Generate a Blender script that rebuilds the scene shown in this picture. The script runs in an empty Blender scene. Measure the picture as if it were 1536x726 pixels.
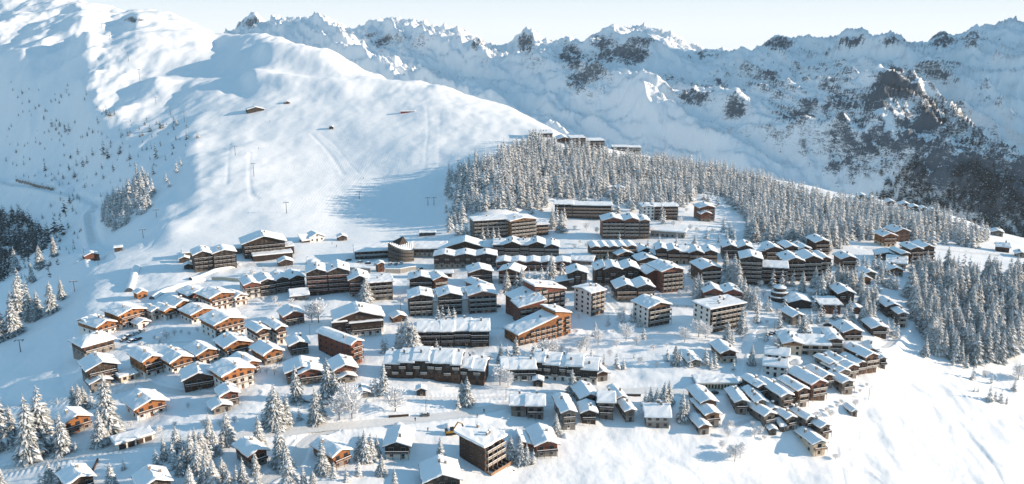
import bpy, math, random
import numpy as np
from mathutils import Vector, Matrix
random.seed(7); RNG = np.random.default_rng(11)
SC = bpy.context.scene
COL = SC.collection
PI = math.pi
# ------------------------------------------------------------------ camera
F = 1278.0; PITCH = math.radians(14.0); CAMZ = 160.0
def ray(px, py):
    u = (px - 768.0) / F; v = (py - 363.0) / F
    Y = math.cos(PITCH) - v * math.sin(PITCH)
    Z = -math.sin(PITCH) - v * math.cos(PITCH)
    return u / Y, Z / Y                      # x/Y and dz/dY
def project(x, y, z):
    dz = z - CAMZ
    fw = y * math.cos(PITCH) - dz * math.sin(PITCH)
    up = y * math.sin(PITCH) + dz * math.cos(PITCH)
    return 768.0 + F * x / fw, 363.0 - F * up / fw
cam = bpy.data.cameras.new("camera"); camo = bpy.data.objects.new("camera", cam); COL.objects.link(camo)
camo.location = (0, 0, CAMZ); camo.rotation_euler = (PI / 2 - PITCH, 0, 0)
cam.sensor_fit = 'HORIZONTAL'; cam.sensor_width = 36.0; cam.lens = 36.0 * F / 1536.0
cam.clip_start = 1.0; cam.clip_end = 60000.0
SC.camera = camo
# ------------------------------------------------------------------ light
SUN_EL = math.radians(15.5); SUN_DIR = Vector((math.cos(SUN_EL), 0.02, math.sin(SUN_EL))).normalized()
sun = bpy.data.lights.new("sun", 'SUN'); suno = bpy.data.objects.new("sun", sun); COL.objects.link(suno)
sun.energy = 5.0; sun.angle = math.radians(0.5); sun.color = (1.0, 0.81, 0.62)
suno.rotation_euler = SUN_DIR.to_track_quat('Z', 'Y').to_euler(); suno.location = (300, 0, 400)
W = bpy.data.worlds.new("World"); SC.world = W; W.use_nodes = True
nt = W.node_tree; bg = nt.nodes['Background']; sky = nt.nodes.new('ShaderNodeTexSky')
sky.sky_type = 'NISHITA'; sky.sun_disc = False; sky.sun_elevation = SUN_EL
sky.sun_rotation = math.atan2(SUN_DIR.x, SUN_DIR.y); sky.altitude = 1900; sky.air_density = 1.0; sky.dust_density = 0.6; sky.ozone_density = 1.5
tc = nt.nodes.new('ShaderNodeTexCoord'); sx = nt.nodes.new('ShaderNodeSeparateXYZ'); nt.links.new(tc.outputs['Generated'], sx.inputs[0])
cr = nt.nodes.new('ShaderNodeValToRGB'); nt.links.new(sx.outputs[2], cr.inputs[0]); cr.color_ramp.elements[0].position = 0.0; cr.color_ramp.elements[1].position = 1.0
cr.color_ramp.elements[0].color = (1.18, 1.26, 1.33, 1); cr.color_ramp.elements[1].color = (0.22, 0.44, 0.72, 1)
for p_, c_ in ((0.06, (0.88, 1.04, 1.16)), (0.16, (0.37, 0.64, 0.84)), (0.45, (0.21, 0.49, 0.72))): e_ = cr.color_ramp.elements.new(p_); e_.color = (*c_, 1)
sc_ = nt.nodes.new('ShaderNodeVectorMath'); sc_.operation = 'SCALE'; sc_.inputs['Scale'].default_value = 3.4; nt.links.new(cr.outputs[0], sc_.inputs[0])
mx = nt.nodes.new('ShaderNodeMix'); mx.data_type = 'RGBA'; mx.inputs[0].default_value = 0.95; nt.links.new(sky.outputs[0], mx.inputs[6]); nt.links.new(sc_.outputs[0], mx.inputs[7])
nt.links.new(mx.outputs[2], bg.inputs[0]); bg.inputs[1].default_value = 0.15
SC.view_settings.view_transform = 'Standard'; SC.view_settings.look = 'None'; SC.view_settings.gamma = 1.0
SC.view_settings.exposure = 0.71
# ------------------------------------------------------------------ noise
_perm = RNG.permutation(512); _perm = np.concatenate([_perm, _perm, _perm])
_g = RNG.uniform(0, 2 * PI, 512); _gx, _gy = np.cos(_g), np.sin(_g)
def perlin(x, y):
    x = np.asarray(x, float); y = np.asarray(y, float)
    xi = np.floor(x).astype(int); yi = np.floor(y).astype(int); xf = x - xi; yf = y - yi
    u = xf * xf * xf * (xf * (xf * 6 - 15) + 10); v = yf * yf * yf * (yf * (yf * 6 - 15) + 10)
    def g(a, b):
        h = _perm[(_perm[a & 511] + b) & 511]; return _gx[h], _gy[h]
    def d(a, b, fx, fy):
        gx, gy = g(a, b); return gx * fx + gy * fy
    n00 = d(xi, yi, xf, yf); n10 = d(xi + 1, yi, xf - 1, yf); n01 = d(xi, yi + 1, xf, yf - 1); n11 = d(xi + 1, yi + 1, xf - 1, yf - 1)
    return 1.5 * ((n00 * (1 - u) + n10 * u) * (1 - v) + (n01 * (1 - u) + n11 * u) * v)
def fbm(x, y, o=4, l=2.03, g=0.5):
    a = 1.0; s = 0; t = 0
    for i in range(o):
        s = s + a * perlin(x + 17.3 * i, y - 9.1 * i); t += a; a *= g; x = x * l; y = y * l
    return s / t
def ridged(x, y, o=5, l=2.07, g=0.5):
    a = 1.0; s = 0; t = 0; w = 1.0
    for i in range(o):
        n = (1 - np.abs(perlin(x + 31.7 * i, y + 5.3 * i))) ** 2
        s = s + a * n * w; t += a; w = np.clip(n * 1.4, 0, 1); a *= g; x = x * l; y = y * l
    return s / t
def sstep(a, b, x):
    t = np.clip((np.asarray(x, float) - a) / (b - a), 0, 1); return t * t * (3 - 2 * t)
def pchip(xs, ys, x):
    xs = np.asarray(xs, float); ys = np.asarray(ys, float); h = np.diff(xs); d = np.diff(ys) / h
    m = np.zeros_like(ys); m[0] = d[0]; m[-1] = d[-1]
    for i in range(1, len(xs) - 1):
        if d[i - 1] * d[i] > 0:
            w1 = 2 * h[i] + h[i - 1]; w2 = h[i] + 2 * h[i - 1]
            m[i] = (w1 + w2) / (w1 / d[i - 1] + w2 / d[i])
    x = np.clip(x, xs[0], xs[-1]); k = np.clip(np.searchsorted(xs, x) - 1, 0, len(h) - 1)
    t = (x - xs[k]) / h[k]
    return ((1 + 2 * t) * (1 - t) ** 2 * ys[k] + t * (1 - t) ** 2 * h[k] * m[k] + t * t * (3 - 2 * t) * ys[k + 1] + t * t * (t - 1) * h[k] * m[k + 1])
# ------------------------------------------------------------------ terrain
# columns: px ; village levels (py -> ground height) ; slope features (py, distance)
VIL = [900, 726, 600, 480]
COLS = {
 -700: ([-40, -60, -90, -120], (400, 1500), (330, 1900), (250, 2300), (180, 2600), (100, 3000)),
 -300: ([-25, -35, -60, -100], (385, 1150), (320, 1350), (230, 1650), (85, 2000), (0, 2500)),
 0:    ([-5, -3, -9, -26], (392, 850), (335, 1080), (255, 1300), (74, 1600), (5, 2250)),
 90:   ([-1, 0, -2, -5], (391, 665), (352, 900), (280, 1130), (100, 1480), (-4, 2120)),
 150:  ([0, 2, 1, 2], (389, 600), (368, 760), (292, 985), (152, 1250), (-3, 2050)),
 210:  ([0, 3, 2, 3], (388, 585), (356, 690), (274, 915), (166, 1200), (12, 1950)),
 260:  ([0, 3, 4, 5], (388, 580), (350, 660), (256, 900), (160, 1200), (27, 1900)),
 300:  ([0, 3, 4, 5], (388, 578), (350, 656), (244, 895), (156, 1190), (40, 1800)),
 340:  ([0, 2, 4, 6], (388, 575), (350, 655), (245, 890), (155, 1180), (55, 1720)),
 420:  ([0, 2, 4, 6], (388, 575), (350, 650), (250, 890), (155, 1160), (66, 1560)),
 490:  ([0, 1, 3, 6], (388, 575), (350, 650), (255, 880), (165, 1120), (82, 1450)),
 560:  ([0, 0, 3, 5], (388, 575), (352, 640), (265, 850), (185, 1050), (112, 1360)),
 650:  ([0, -2, 2, 4], (388, 575), (352, 640), (270, 820), (205, 980), (131, 1260)),
 760:  ([-3, -6, 0, 4], (388, 570), (345, 655), (280, 780), (222, 930), (158, 1170)),
 850:  ([-4, -9, -2, 3], (385, 575), (340, 660), (295, 750), (245, 870), (205, 1020)),
 1000: ([-6, -12, -4, 3], (385, 575), (345, 650), (305, 745), (272, 850), (240, 985)),
 1150: ([-12, -18, -6, 2], (385, 575), (352, 640), (322, 730), (296, 820), (268, 930)),
 1300: ([-22, -22, -12, 0], (388, 570), (365, 625), (338, 700), (316, 775), (297, 860)),
 1420: ([-26, -28, -20, -7], (395, 575), (375, 625), (358, 680), (340, 730), (322, 790)),
 1490: ([-30, -32, -24, -11], (400, 575), (382, 620), (370, 665), (358, 705), (346, 750)),
 1560: ([-34, -36, -28, -15], (405, 570), (392, 610), (380, 655), (372, 690), (362, 725)),
 2000: ([-50, -60, -60, -55], (470, 620), (450, 690), (430, 760), (415, 830), (400, 900)),
 2900: ([-90, -110, -120, -130], (560, 700), (520, 800), (490, 900), (470, 1000), (450, 1100)),
}
# mountain range: px ; foot(Y,z) ; front ridge (py,Y) ; dip (py,Y) ; crest distance
MTN = {
 -700: ((3300, -60), (60, 3900), (50, 4200), 4600), -300: ((3000, -60), (60, 3500), (50, 3700), 4200),
 0: ((2900, -40), (60, 3400), (50, 3600), 4000), 340: ((2500, -60), (95, 3000), (78, 3200), 3700),
 500: ((2250, -80), (90, 2750), (66, 3000), 3400), 650: ((2050, -100), (112, 2550), (84, 2750), 3250),
 760: ((1950, -110), (120, 2400), (98, 2600), 3050), 920: ((1800, -130), (125, 2200), (90, 2450), 2850),
 1080: ((1650, -160), (150, 2050), (120, 2250), 2700), 1200: ((1520, -180), (140, 1950), (112, 2130), 2600),
 1290: ((1420, -190), (126, 1900), (108, 2080), 2550), 1340: ((1380, -190), (110, 1880), (118, 2060), 2550),
 1400: ((1300, -195), (150, 1750), (166, 1950), 2550), 1470: ((1230, -200), (208, 1600), (232, 1800), 2500),
 1536: ((1180, -200), (268, 1480), (292, 1680), 2450), 1700: ((1150, -210), (330, 1400), (345, 1600), 2400),
 2200: ((1400, -240), (330, 1600), (338, 1800), 2500), 2900: ((1600, -260), (330, 1900), (335, 2200), 2800),
}
SKY = [(-700, 90), (-300, 70), (0, 70), (300, 60), (330, 56), (352, 50), (358, 38), (375, 28), (388, 29), (400, 38), (412, 29), (440, 25), (465, 27), (488, 21), (500, 28), (515, 36),
 (530, 43), (545, 44), (552, 40), (565, 33), (585, 34), (610, 36), (640, 38), (655, 46), (680, 46), (700, 55), (715, 60), (728, 70), (745, 73), (760, 71), (775, 63), (788, 55),
 (798, 51), (805, 57), (815, 66), (830, 73), (845, 72), (855, 69), (870, 71), (885, 58), (900, 48), (910, 42), (920, 37), (935, 40), (950, 46), (970, 51), (990, 57), (1010, 66),
 (1025, 75), (1040, 80), (1060, 79), (1080, 84), (1100, 85), (1125, 82), (1140, 72), (1150, 65), (1163, 55), (1175, 57), (1200, 63), (1230, 66), (1255, 62), (1268, 54), (1285, 55),
 (1305, 60), (1320, 60), (1335, 55), (1345, 58), (1355, 66), (1370, 70), (1390, 66), (1405, 55), (1415, 51), (1430, 57), (1445, 52), (1455, 45), (1464, 39), (1470, 44), (1490, 48),
 (1510, 44), (1536, 50), (1700, 40), (2200, 60), (2900, 90)]
SKYA = [(-700, 100), (-300, 20), (0, 5), (40, 3), (70, 0), (100, -2), (120, 0), (140, 8), (165, 13), (200, 12), (230, 18), (260, 25), (290, 36), (320, 50), (350, 57)]
sG = np.concatenate([np.linspace(-1.35, -0.66, 60, endpoint=False), np.linspace(-0.66, 0.66, 960, endpoint=False), np.linspace(0.66, 2.1, 110)])
YG = np.concatenate([np.linspace(30, 240, 24, endpoint=False), np.exp(np.linspace(math.log(240), math.log(1350), 560, endpoint=False)), np.exp(np.linspace(math.log(1350), math.log(4300), 380, endpoint=False)), np.linspace(4300, 7500, 16)])
feat_s, feat = [], []
for px in sorted(COLS):
    c = COLS[px]; row = []
    for py, z in zip(VIL, c[0]):
        s, k = ray(px, py); row.append((s, (z - CAMZ) / k, z))
    for py, Y in c[1:]:
        if py == c[5][0] and px < 350: py = float(np.interp(px, *zip(*SKYA)))
        s, k = ray(px, py); row.append((s, Y, CAMZ + k * Y))
    feat.append(row)
nf = len(feat[0]); NS = len(sG)
FY = np.zeros((nf + 6, NS)); FZ = np.zeros((nf + 6, NS))
for j in range(nf):
    ss = [r[j][0] for r in feat]
    FY[j] = pchip(ss, [r[j][1] for r in feat], sG); FZ[j] = pchip(ss, [r[j][2] for r in feat], sG)
skA = [ray(p, y) for p, y in SKYA]
kk = np.interp(sG, [a[0] for a in skA], [a[1] for a in skA]); w = sstep(ray(350, 57)[0], ray(310, 50)[0], sG)
FZ[nf - 1] = FZ[nf - 1] * (1 - w) + w * (CAMZ + kk * FY[nf - 1])
mp = sorted(MTN)
FY[nf] = FY[nf - 1] + 160; FZ[nf] = FZ[nf - 1] - 75
def mcol(fs, fy): return pchip([a for a in fs], fy, sG)
FY[nf + 1] = mcol([ray(p, 200)[0] for p in mp], [MTN[p][0][0] for p in mp]); FZ[nf + 1] = mcol([ray(p, 200)[0] for p in mp], [MTN[p][0][1] for p in mp])
for q, i in ((2, 1), (3, 2)):
    rr = [ray(p, MTN[p][i][0]) for p in mp]
    FY[nf + q] = mcol([a[0] for a in rr], [MTN[p][i][1] for p in mp]); FZ[nf + q] = CAMZ + FY[nf + q] * mcol([a[0] for a in rr], [a[1] for a in rr])
rr = [ray(p, 60) for p in mp]; FY[nf + 4] = mcol([a[0] for a in rr], [MTN[p][3] for p in mp])
rs = [ray(p, y) for p, y in SKY]; FZ[nf + 4] = CAMZ + FY[nf + 4] * np.interp(sG, [a[0] for a in rs], [a[1] for a in rs])
FY[nf + 5] = FY[nf + 4] + 900; FZ[nf + 5] = FZ[nf + 4] - 420
for j in range(1, nf + 6): FY[j] = np.maximum(FY[j], FY[j - 1] + 25)
HG = np.zeros((NS, len(YG)))
for i in range(NS):
    HG[i] = pchip(np.concatenate([[0], FY[:, i], [9000]]), np.concatenate([[FZ[0, i]], FZ[:, i], [FZ[-1, i] - 300]]), YG)
SS, YY = np.meshgrid(sG, YG, indexing='ij'); XX = SS * YY
crA = FY[nf - 1][:, None]; crB = FY[nf + 4][:, None]; ftB = FY[nf + 1][:, None]
PXX, PYY = project(XX, YY, HG)
onA = 1 - sstep(crA, crA + 100, YY)
# village lumps, slope rolls, high-mountain relief
vil = 1 - sstep(520, 640, YY)
HG += onA * vil * (2.2 * fbm(XX / 70, YY / 70, 3) + 0.6 * fbm(XX / 12, YY / 12, 4) + 1.0 * fbm(XX / 30, YY / 30, 2)) * sstep(200, 300, YY)
HG += 2.6 * fbm(XX / 30 + 9, YY / 60, 4) * sstep(1180, 1330, PXX) * onA * (1 - sstep(560, 640, YY)) * sstep(470, 560, PYY)
for bx, by, A, sy_, dec in [(208, 27, 13, 10, 150), (345, 62, 13, 7, 160), (402, 88, 17, 12, 220), (388, 128, 15, 13, 240), (236, 128, 9, 12, 120), (30, 30, 9, 10, 100), (130, 60, 7, 9, 90)]:
    dx_ = PXX - bx - 10 * fbm(XX / 60, YY / 60, 3); HG += onA * A * np.exp(-((PYY - by) / sy_) ** 2) * np.where(dx_ < 0, 1 - sstep(0, 26, -dx_), np.exp(-dx_ / dec) * (dx_ < 600))
slope = sstep(560, 800, YY) * onA; slope0 = slope
pist = np.exp(-((PXX - 520) / 170) ** 2) * sstep(120, 200, PYY)          # groomed runs are smooth
up = sstep(1000, 1500, YY) * onA * (1 - sstep(500, 700, PXX))
crest_keep = 1 - 0.6 * np.exp(-((YY - crA) / 90.0) ** 2)
HG += onA * np.exp(-((YY - crA) / 120.0) ** 2) * sstep(1100, 1300, YY) * 11 * (fbm(XX / 70, YY / 200, 4))
HG += slope * crest_keep * (1 - 0.85 * pist) * 6 * fbm(XX / 100 + 5, YY / 150, 4)
HG += up * crest_keep * 34 * (fbm(XX / 230 + 3, YY / 330 + 8, 3, 2.0, 0.35))
HG += 19 * np.exp(-((PXX - 738) / 46) ** 2 - ((PYY - 288) / 48) ** 2) * onA - 8 * np.exp(-((PXX - 570) / 110) ** 2 - ((PYY - 312) / 42) ** 2) * onA
HG += slope0 * (0.8 * fbm(XX / 32 + 4, YY / 60, 3) + 1.6 * fbm(XX / 75 + 4, YY / 90, 2))
edge = np.exp(-((PXX - 225) / 90) ** 2) * sstep(560, 700, YY) * onA
HG += edge * crest_keep * 9 * fbm(XX / 75 + 2, YY / 120, 3, 2.0, 0.4)
leftw = sstep(700, 1000, YY) * (1 - sstep(140, 260, PXX)) * onA
HG += leftw * crest_keep * (12 * (ridged(XX / 130, YY / 170, 3) - 0.5) + 7 * fbm(XX / 60, YY / 80, 4))
onB = sstep(ftB - 150, ftB + 250, YY)
keepB = 1 - 0.88 * np.exp(-((YY - crB) / 75.0) ** 2)
a1, b1 = XX * 0.80 + YY * 0.6, -XX * 0.6 + YY * 0.8
wx = 45 * fbm(XX / 260, YY / 260, 4)
rightw = sstep(1180, 1330, PXX)
r1 = ridged((a1 + wx) / 260, (b1 + wx) / 900 + 3, 3) - 0.5
r2 = ridged((a1 + wx * 1.5) / 95 + 7, (b1 + wx) / 300, 5) - 0.5
r3 = ridged((a1 + wx) / 34, (b1 + wx * .5) / 70, 4) - 0.5
HG += onB * keepB * (92 * r1 + 48 * r2 + 22 * r3 + rightw * 10 * r3)
HG += onB * np.exp(-((YY - crB) / 130.0) ** 2) * (11 * r3 + 5 * fbm(XX / 26, YY / 60, 4))
# unseen massif added to the right, outside the picture, to shade the far range
HG += 860 * np.exp(-((XX - 2700) / 480.0) ** 2) * sstep(0.74, 1.0, SS) * sstep(1120, 1420, YY) * (1 - sstep(2700, 3800, YY)) * (0.85 + 0.3 * fbm(XX / 400, YY / 400, 4))
# sampler
def hz_arr(x, y):
    x = np.asarray(x, float); y = np.asarray(y, float); s = x / y
    i = np.clip(np.searchsorted(sG, s) - 1, 0, NS - 2); j = np.clip(np.searchsorted(YG, y) - 1, 0, len(YG) - 2)
    a = (s - sG[i]) / (sG[i + 1] - sG[i]); b = (y - YG[j]) / (YG[j + 1] - YG[j])
    return (HG[i, j] * (1 - a) + HG[i + 1, j] * a) * (1 - b) + (HG[i, j + 1] * (1 - a) + HG[i + 1, j + 1] * a) * b
def hz(x, y): return float(hz_arr(x, y))
def hit(px, py, ymin=100.0):
    s, k = ray(px, py); ys = np.exp(np.linspace(math.log(ymin), math.log(4200), 3000))
    h = hz_arr(s * ys, ys); b = np.nonzero(CAMZ + k * ys <= h)[0]
    if len(b) == 0: return Vector((s * 1500, 1500, hz(s * 1500, 1500)))
    j = b[0]; y = ys[j]
    if j > 0:
        e0 = CAMZ + k * ys[j - 1] - h[j - 1]; e1 = CAMZ + k * ys[j] - h[j]; y = ys[j - 1] + (ys[j] - ys[j - 1]) * e0 / (e0 - e1 + 1e-9)
    return Vector((s * y, y, hz(s * y, y)))
def catmull(p, n=12):
    out = []
    for i in range(len(p) - 1):
        p0 = p[max(i - 1, 0)]; p1 = p[i]; p2 = p[i + 1]; p3 = p[min(i + 2, len(p) - 1)]
        for k in range(n):
            t = k / n; out.append(tuple(0.5 * ((2 * p1[c]) + (-p0[c] + p2[c]) * t + (2 * p0[c] - 5 * p1[c] + 4 * p2[c] - p3[c]) * t * t + (-p0[c] + 3 * p1[c] - 3 * p2[c] + p3[c]) * t ** 3) for c in range(2)))
    out.append(tuple(p[-1][:2])); return out
ROADS = [
 ([(-40, 716), (60, 693), (180, 668), (300, 657), (420, 647), (520, 638), (620, 629), (700, 618), (760, 608), (830, 599), (900, 592), (980, 584), (1040, 592), (1110, 584)], 7.5),
 ([(505, 640), (470, 655), (452, 672), (440, 695), (400, 718), (370, 745)], 6.0),
 ([(1110, 586), (1127, 562), (1137, 530), (1142, 503), (1165, 487), (1215, 478), (1240, 492)], 7.0),
 ([(370, 396), (450, 402), (520, 404), (640, 405), (700, 409), (800, 406), (860, 398), (880, 404)], 8.0),
 ([(-30, 262), (30, 277), (90, 292), (140, 302), (132, 325), (136, 350), (142, 375), (150, 392)], 7.0),
 ([(1300, 372), (1345, 374), (1400, 374), (1450, 378), (1545, 386)], 7.0),
 ([(1135, 540), (1180, 552), (1215, 548), (1260, 536)], 6.0),
 ([(200, 520), (250, 512), (320, 515), (400, 535), (470, 540)], 3.2),
 ([(560, 600), (640, 596), (740, 596), (830, 590)], 3.0),
 ([(600, 492), (660, 492), (740, 492), (860, 498)], 3.4),
 ([(930, 500), (1000, 500), (1060, 515)], 3.0),
 ([(880, 404), (905, 440), (930, 470), (920, 500)], 4.0),
 ([(1100, 640), (1120, 630), (1140, 628)], 3.0),
 ([(1240, 492), (1290, 515), (1330, 520), (1362, 480)], 3.5),
 ([(380, 590), (300, 592), (240, 582), (205, 572), (180, 586), (80, 602), (-20, 615)], 5.5),
]
road_paths = []
for pts, wd in ROADS:
    P = catmull([tuple(hit(*q))[:2] for q in pts], 14)
    Q = [P[0]]
    for a in P[1:]:
        if math.dist(a, Q[-1]) > 1.6: Q.append(a)
    Q = np.array(Q); zc = hz_arr(Q[:, 0], Q[:, 1]); n = 9
    zc = np.convolve(np.pad(zc, n, mode='edge'), np.ones(2 * n + 1) / (2 * n + 1), 'valid')
    road_paths.append((Q, zc, wd))
H0 = HG.copy(); best = np.full(HG.shape, 1e9); zt = np.zeros(HG.shape); wdt = np.ones(HG.shape)
for Q, zc, wd in road_paths:
    for (x, y), z in zip(Q, zc):
        j0, j1 = np.searchsorted(YG, [y - wd - 4, y + wd + 4]); i0 = np.searchsorted(sG, (x - wd - 4) / y); i1 = np.searchsorted(sG, (x + wd + 4) / y) + 1
        d = np.hypot(XX[i0:i1, j0:j1] - x, YY[i0:i1, j0:j1] - y); m = d < best[i0:i1, j0:j1]
        best[i0:i1, j0:j1][m] = d[m]; zt[i0:i1, j0:j1][m] = z; wdt[i0:i1, j0:j1][m] = wd
TRK = [([(1291, 628), (1288, 645), (1284, 660), (1272, 672), (1262, 690)], .8), ([(1284, 662), (1300, 690), (1330, 726)], .8), ([(1290, 610), (1296, 590), (1285, 570)], .8), ([(1262, 690), (1275, 700), (1300, 712), (1320, 726)], 1.6), ([(1250, 670), (1258, 700), (1262, 726)], 1.8),
       ([(1340, 560), (1400, 600), (1440, 640), (1480, 690), (1500, 726)], 2.2), ([(1000, 690), (1030, 705), (1050, 726)], 1.6), ([(90, 560), (98, 585), (104, 600)], 1.0), ([(94, 518), (95, 560), (100, 590)], .8), ([(780, 655), (850, 680), (960, 700)], 1.0),
       ([(640, 160), (642, 200), (638, 240), (640, 340)], 2.2), ([(660, 170), (658, 240), (652, 340)], 2.2), ([(375, 228), (374, 260), (377, 290), (385, 298)], 2.5), ([(345, 215), (342, 250), (340, 275)], 2.0), ([(466, 200), (490, 225), (505, 245), (515, 262)], 2.5), ([(480, 200), (500, 215), (520, 240), (540, 262)], 1.6),
       ([(250, 290), (235, 320), (222, 350), (215, 372)], 2.0), ([(268, 300), (250, 335), (232, 362), (215, 376)], 1.4), ([(150, 60), (190, 90), (215, 120), (240, 150), (262, 185)], 2.4), ([(600, 215), (560, 240), (520, 290)], 1.4), ([(20, 440), (60, 430), (120, 420), (150, 400)], 1.2),
       ([(230, 520), (280, 508), (330, 512)], 1.2), ([(470, 540), (520, 545), (560, 560), (640, 600)], 1.0), ([(740, 500), (760, 540), (860, 560), (940, 555), (1010, 560)], 1.2), ([(900, 520), (960, 530), (1040, 528), (1110, 540)], 1.2), ([(860, 500), (930, 508), (1000, 504)], 1.0), ([(960, 430), (1020, 462), (1060, 470)], 1.0), ([(600, 420), (640, 455), (600, 470), (560, 490)], 1.4)]
for pts, tw in TRK:
    P = catmull([tuple(hit(*q))[:2] for q in pts], 60); P = np.array(P)
    for (x, y), (x2, y2) in zip(P[:-1], P[1:]):
        n = max(1, int(math.hypot(x2 - x, y2 - y) / tw)); rr = tw * 3
        for i in range(n):
            xa, ya = x + (x2 - x) * i / n, y + (y2 - y) * i / n
            j0, j1 = np.searchsorted(YG, [ya - rr, ya + rr]); i0 = np.searchsorted(sG, (xa - rr) / ya); i1 = np.searchsorted(sG, (xa + rr) / ya) + 1
            d2 = (XX[i0:i1, j0:j1] - xa) ** 2 + (YY[i0:i1, j0:j1] - ya) ** 2
            HG[i0:i1, j0:j1] = np.maximum(HG[i0:i1, j0:j1] - .05 * tw * np.exp(-d2 / (tw * .8) ** 2), H0[i0:i1, j0:j1] - (.12 if ya > 520 else .17) * tw)
m = best < 1e8; e = best - wdt / 2
wgt = np.where(m, 1 - sstep(0.8, wdt * 0.5 + 3.5, np.where(m, e, 99)), 0)
bank = np.where(m, np.exp(-((e - 1.3) / 0.9) ** 2), 0) * (0.3 + 0.4 * fbm(XX / 5, YY / 5, 2))
H0 = HG.copy()
HG = H0 * (1 - wgt) + zt * wgt + bank - np.where(m & (e < 0.6), 0.12, 0)
# ------------------------------------------------------------------ materials
def newmat(name):
    m = bpy.data.materials.new(name); m.use_nodes = True; t = m.node_tree
    return m, t, t.nodes['Principled BSDF'], t.links
def N(t, k, **kw):
    n = t.nodes.new(k)
    for a, b in kw.items():
        if isinstance(b, (int, float, tuple)) and a.startswith('i_'): n.inputs[a[2:]].default_value = b
        else: setattr(n, a, b)
    return n
def c4(c): return (c[0], c[1], c[2], 1.0)
def noise(t, co, scale, detail=4, rough=0.55, dist=0.0):
    n = t.nodes.new('ShaderNodeTexNoise'); n.inputs['Scale'].default_value = scale; n.inputs['Detail'].default_value = detail
    n.inputs['Roughness'].default_value = rough; n.inputs['Distortion'].default_value = dist
    if co is not None: t.links.new(co, n.inputs['Vector'])
    return n.outputs['Fac']
def ramp(t, f, a, b, ca=(0, 0, 0), cb=(1, 1, 1)):
    r = t.nodes.new('ShaderNodeValToRGB'); r.color_ramp.elements[0].position = a; r.color_ramp.elements[1].position = b
    r.color_ramp.elements[0].color = c4(ca); r.color_ramp.elements[1].color = c4(cb); t.links.new(f, r.inputs[0]); return r.outputs[0]
def math_(t, op, a, b):
    n = t.nodes.new('ShaderNodeMath'); n.operation = op
    for i, v in enumerate((a, b)):
        if isinstance(v, (int, float)): n.inputs[i].default_value = v
        else: t.links.new(v, n.inputs[i])
    return n.outputs[0]
def mixc(t, f, a, b):
    n = t.nodes.new('ShaderNodeMix'); n.data_type = 'RGBA'
    t.links.new(f, n.inputs[0]) if not isinstance(f, (int, float)) else setattr(n.inputs[0], 'default_value', f)
    for i, v in ((6, a), (7, b)):
        if isinstance(v, tuple): n.inputs[i].default_value = c4(v)
        else: t.links.new(v, n.inputs[i])
    return n.outputs[2]
def bump(t, b, h, strength, dist=1.0):
    n = t.nodes.new('ShaderNodeBump'); n.inputs['Strength'].default_value = strength; n.inputs['Distance'].default_value = dist
    t.links.new(h, n.inputs['Height']); t.links.new(n.outputs[0], b.inputs['Normal'])
def objco(t, scale=None):
    n = t.nodes.new('ShaderNodeTexCoord'); o = n.outputs['Object']
    if scale:
        m = t.nodes.new('ShaderNodeMapping'); m.inputs['Scale'].default_value = scale; t.links.new(o, m.inputs[0]); o = m.outputs[0]
    return o
SNOWC = (0.88, 0.89, 0.90)
def mk_ground():
    m, t, b, L = newmat("snow_and_rock")
    co = objco(t); at = t.nodes.new('ShaderNodeAttribute'); at.attribute_name = 'rock'
    tr = t.nodes.new('ShaderNodeAttribute'); tr.attribute_name = 'groom'
    n1 = noise(t, objco(t, (1, .6, 2.0)), 0.075, 9, 0.74, 0.8); n2 = noise(t, objco(t, (1, .7, 3.0)), 0.35, 5, 0.75)
    s = math_(t, 'ADD', math_(t, 'MULTIPLY', n1, 0.55), math_(t, 'MULTIPLY', n2, 0.45))
    thr = math_(t, 'SUBTRACT', 0.765, math_(t, 'MULTIPLY', at.outputs['Fac'], 0.50))
    f = math_(t, 'MULTIPLY', math_(t, 'SUBTRACT', s, thr), 15.0)
    cl = t.nodes.new('ShaderNodeClamp'); L.new(f, cl.inputs[0])
    rk = mixc(t, noise(t, co, 0.5, 6), (0.035, 0.050, 0.066), (0.13, 0.155, 0.18))  # bluish rock tones carry part of the distance haze in their colour
    L.new(mixc(t, cl.outputs[0], SNOWC, rk), b.inputs['Base Color'])
    b.inputs['Roughness'].default_value = 0.65; b.inputs['Specular IOR Level'].default_value = 0.25
    h = math_(t, 'ADD', math_(t, 'MULTIPLY', noise(t, co, 0.12, 6, 0.6), 1.0), math_(t, 'MULTIPLY', noise(t, objco(t, (1, .35, 1)), 0.9, 4, 0.6), 0.12))
    h = math_(t, 'ADD', h, math_(t, 'MULTIPLY', cl.outputs[0], 0.5))
    wv = t.nodes.new('ShaderNodeTexWave'); wv.bands_direction = 'X'; wv.inputs['Scale'].default_value = 0.12; wv.inputs['Distortion'].default_value = 9.0; wv.inputs['Detail'].default_value = 3; wv.inputs['Detail Scale'].default_value = .3
    L.new(objco(t, (1, .5, 1)), wv.inputs['Vector']); h = math_(t, 'ADD', h, math_(t, 'MULTIPLY', math_(t, 'MULTIPLY', wv.outputs['Fac'], tr.outputs['Fac']), 0.12))
    bump(t, b, h, 0.5, 0.8)
    return m
M = {}
M['ground'] = mk_ground()
def mk_snow(name, col=SNOWC, sc=1.5, st=0.35, d=0.15):
    m, t, b, L = newmat(name); co = objco(t)
    L.new(mixc(t, noise(t, co, sc * 0.6, 4), tuple(c * 0.96 for c in col), col), b.inputs['Base Color'])
    b.inputs['Roughness'].default_value = 0.6; b.inputs['Specular IOR Level'].default_value = 0.3
    bump(t, b, noise(t, co, sc, 5), st, d); return m
M['snow'] = mk_snow('roof_snow', (0.90, 0.91, 0.92))
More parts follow.
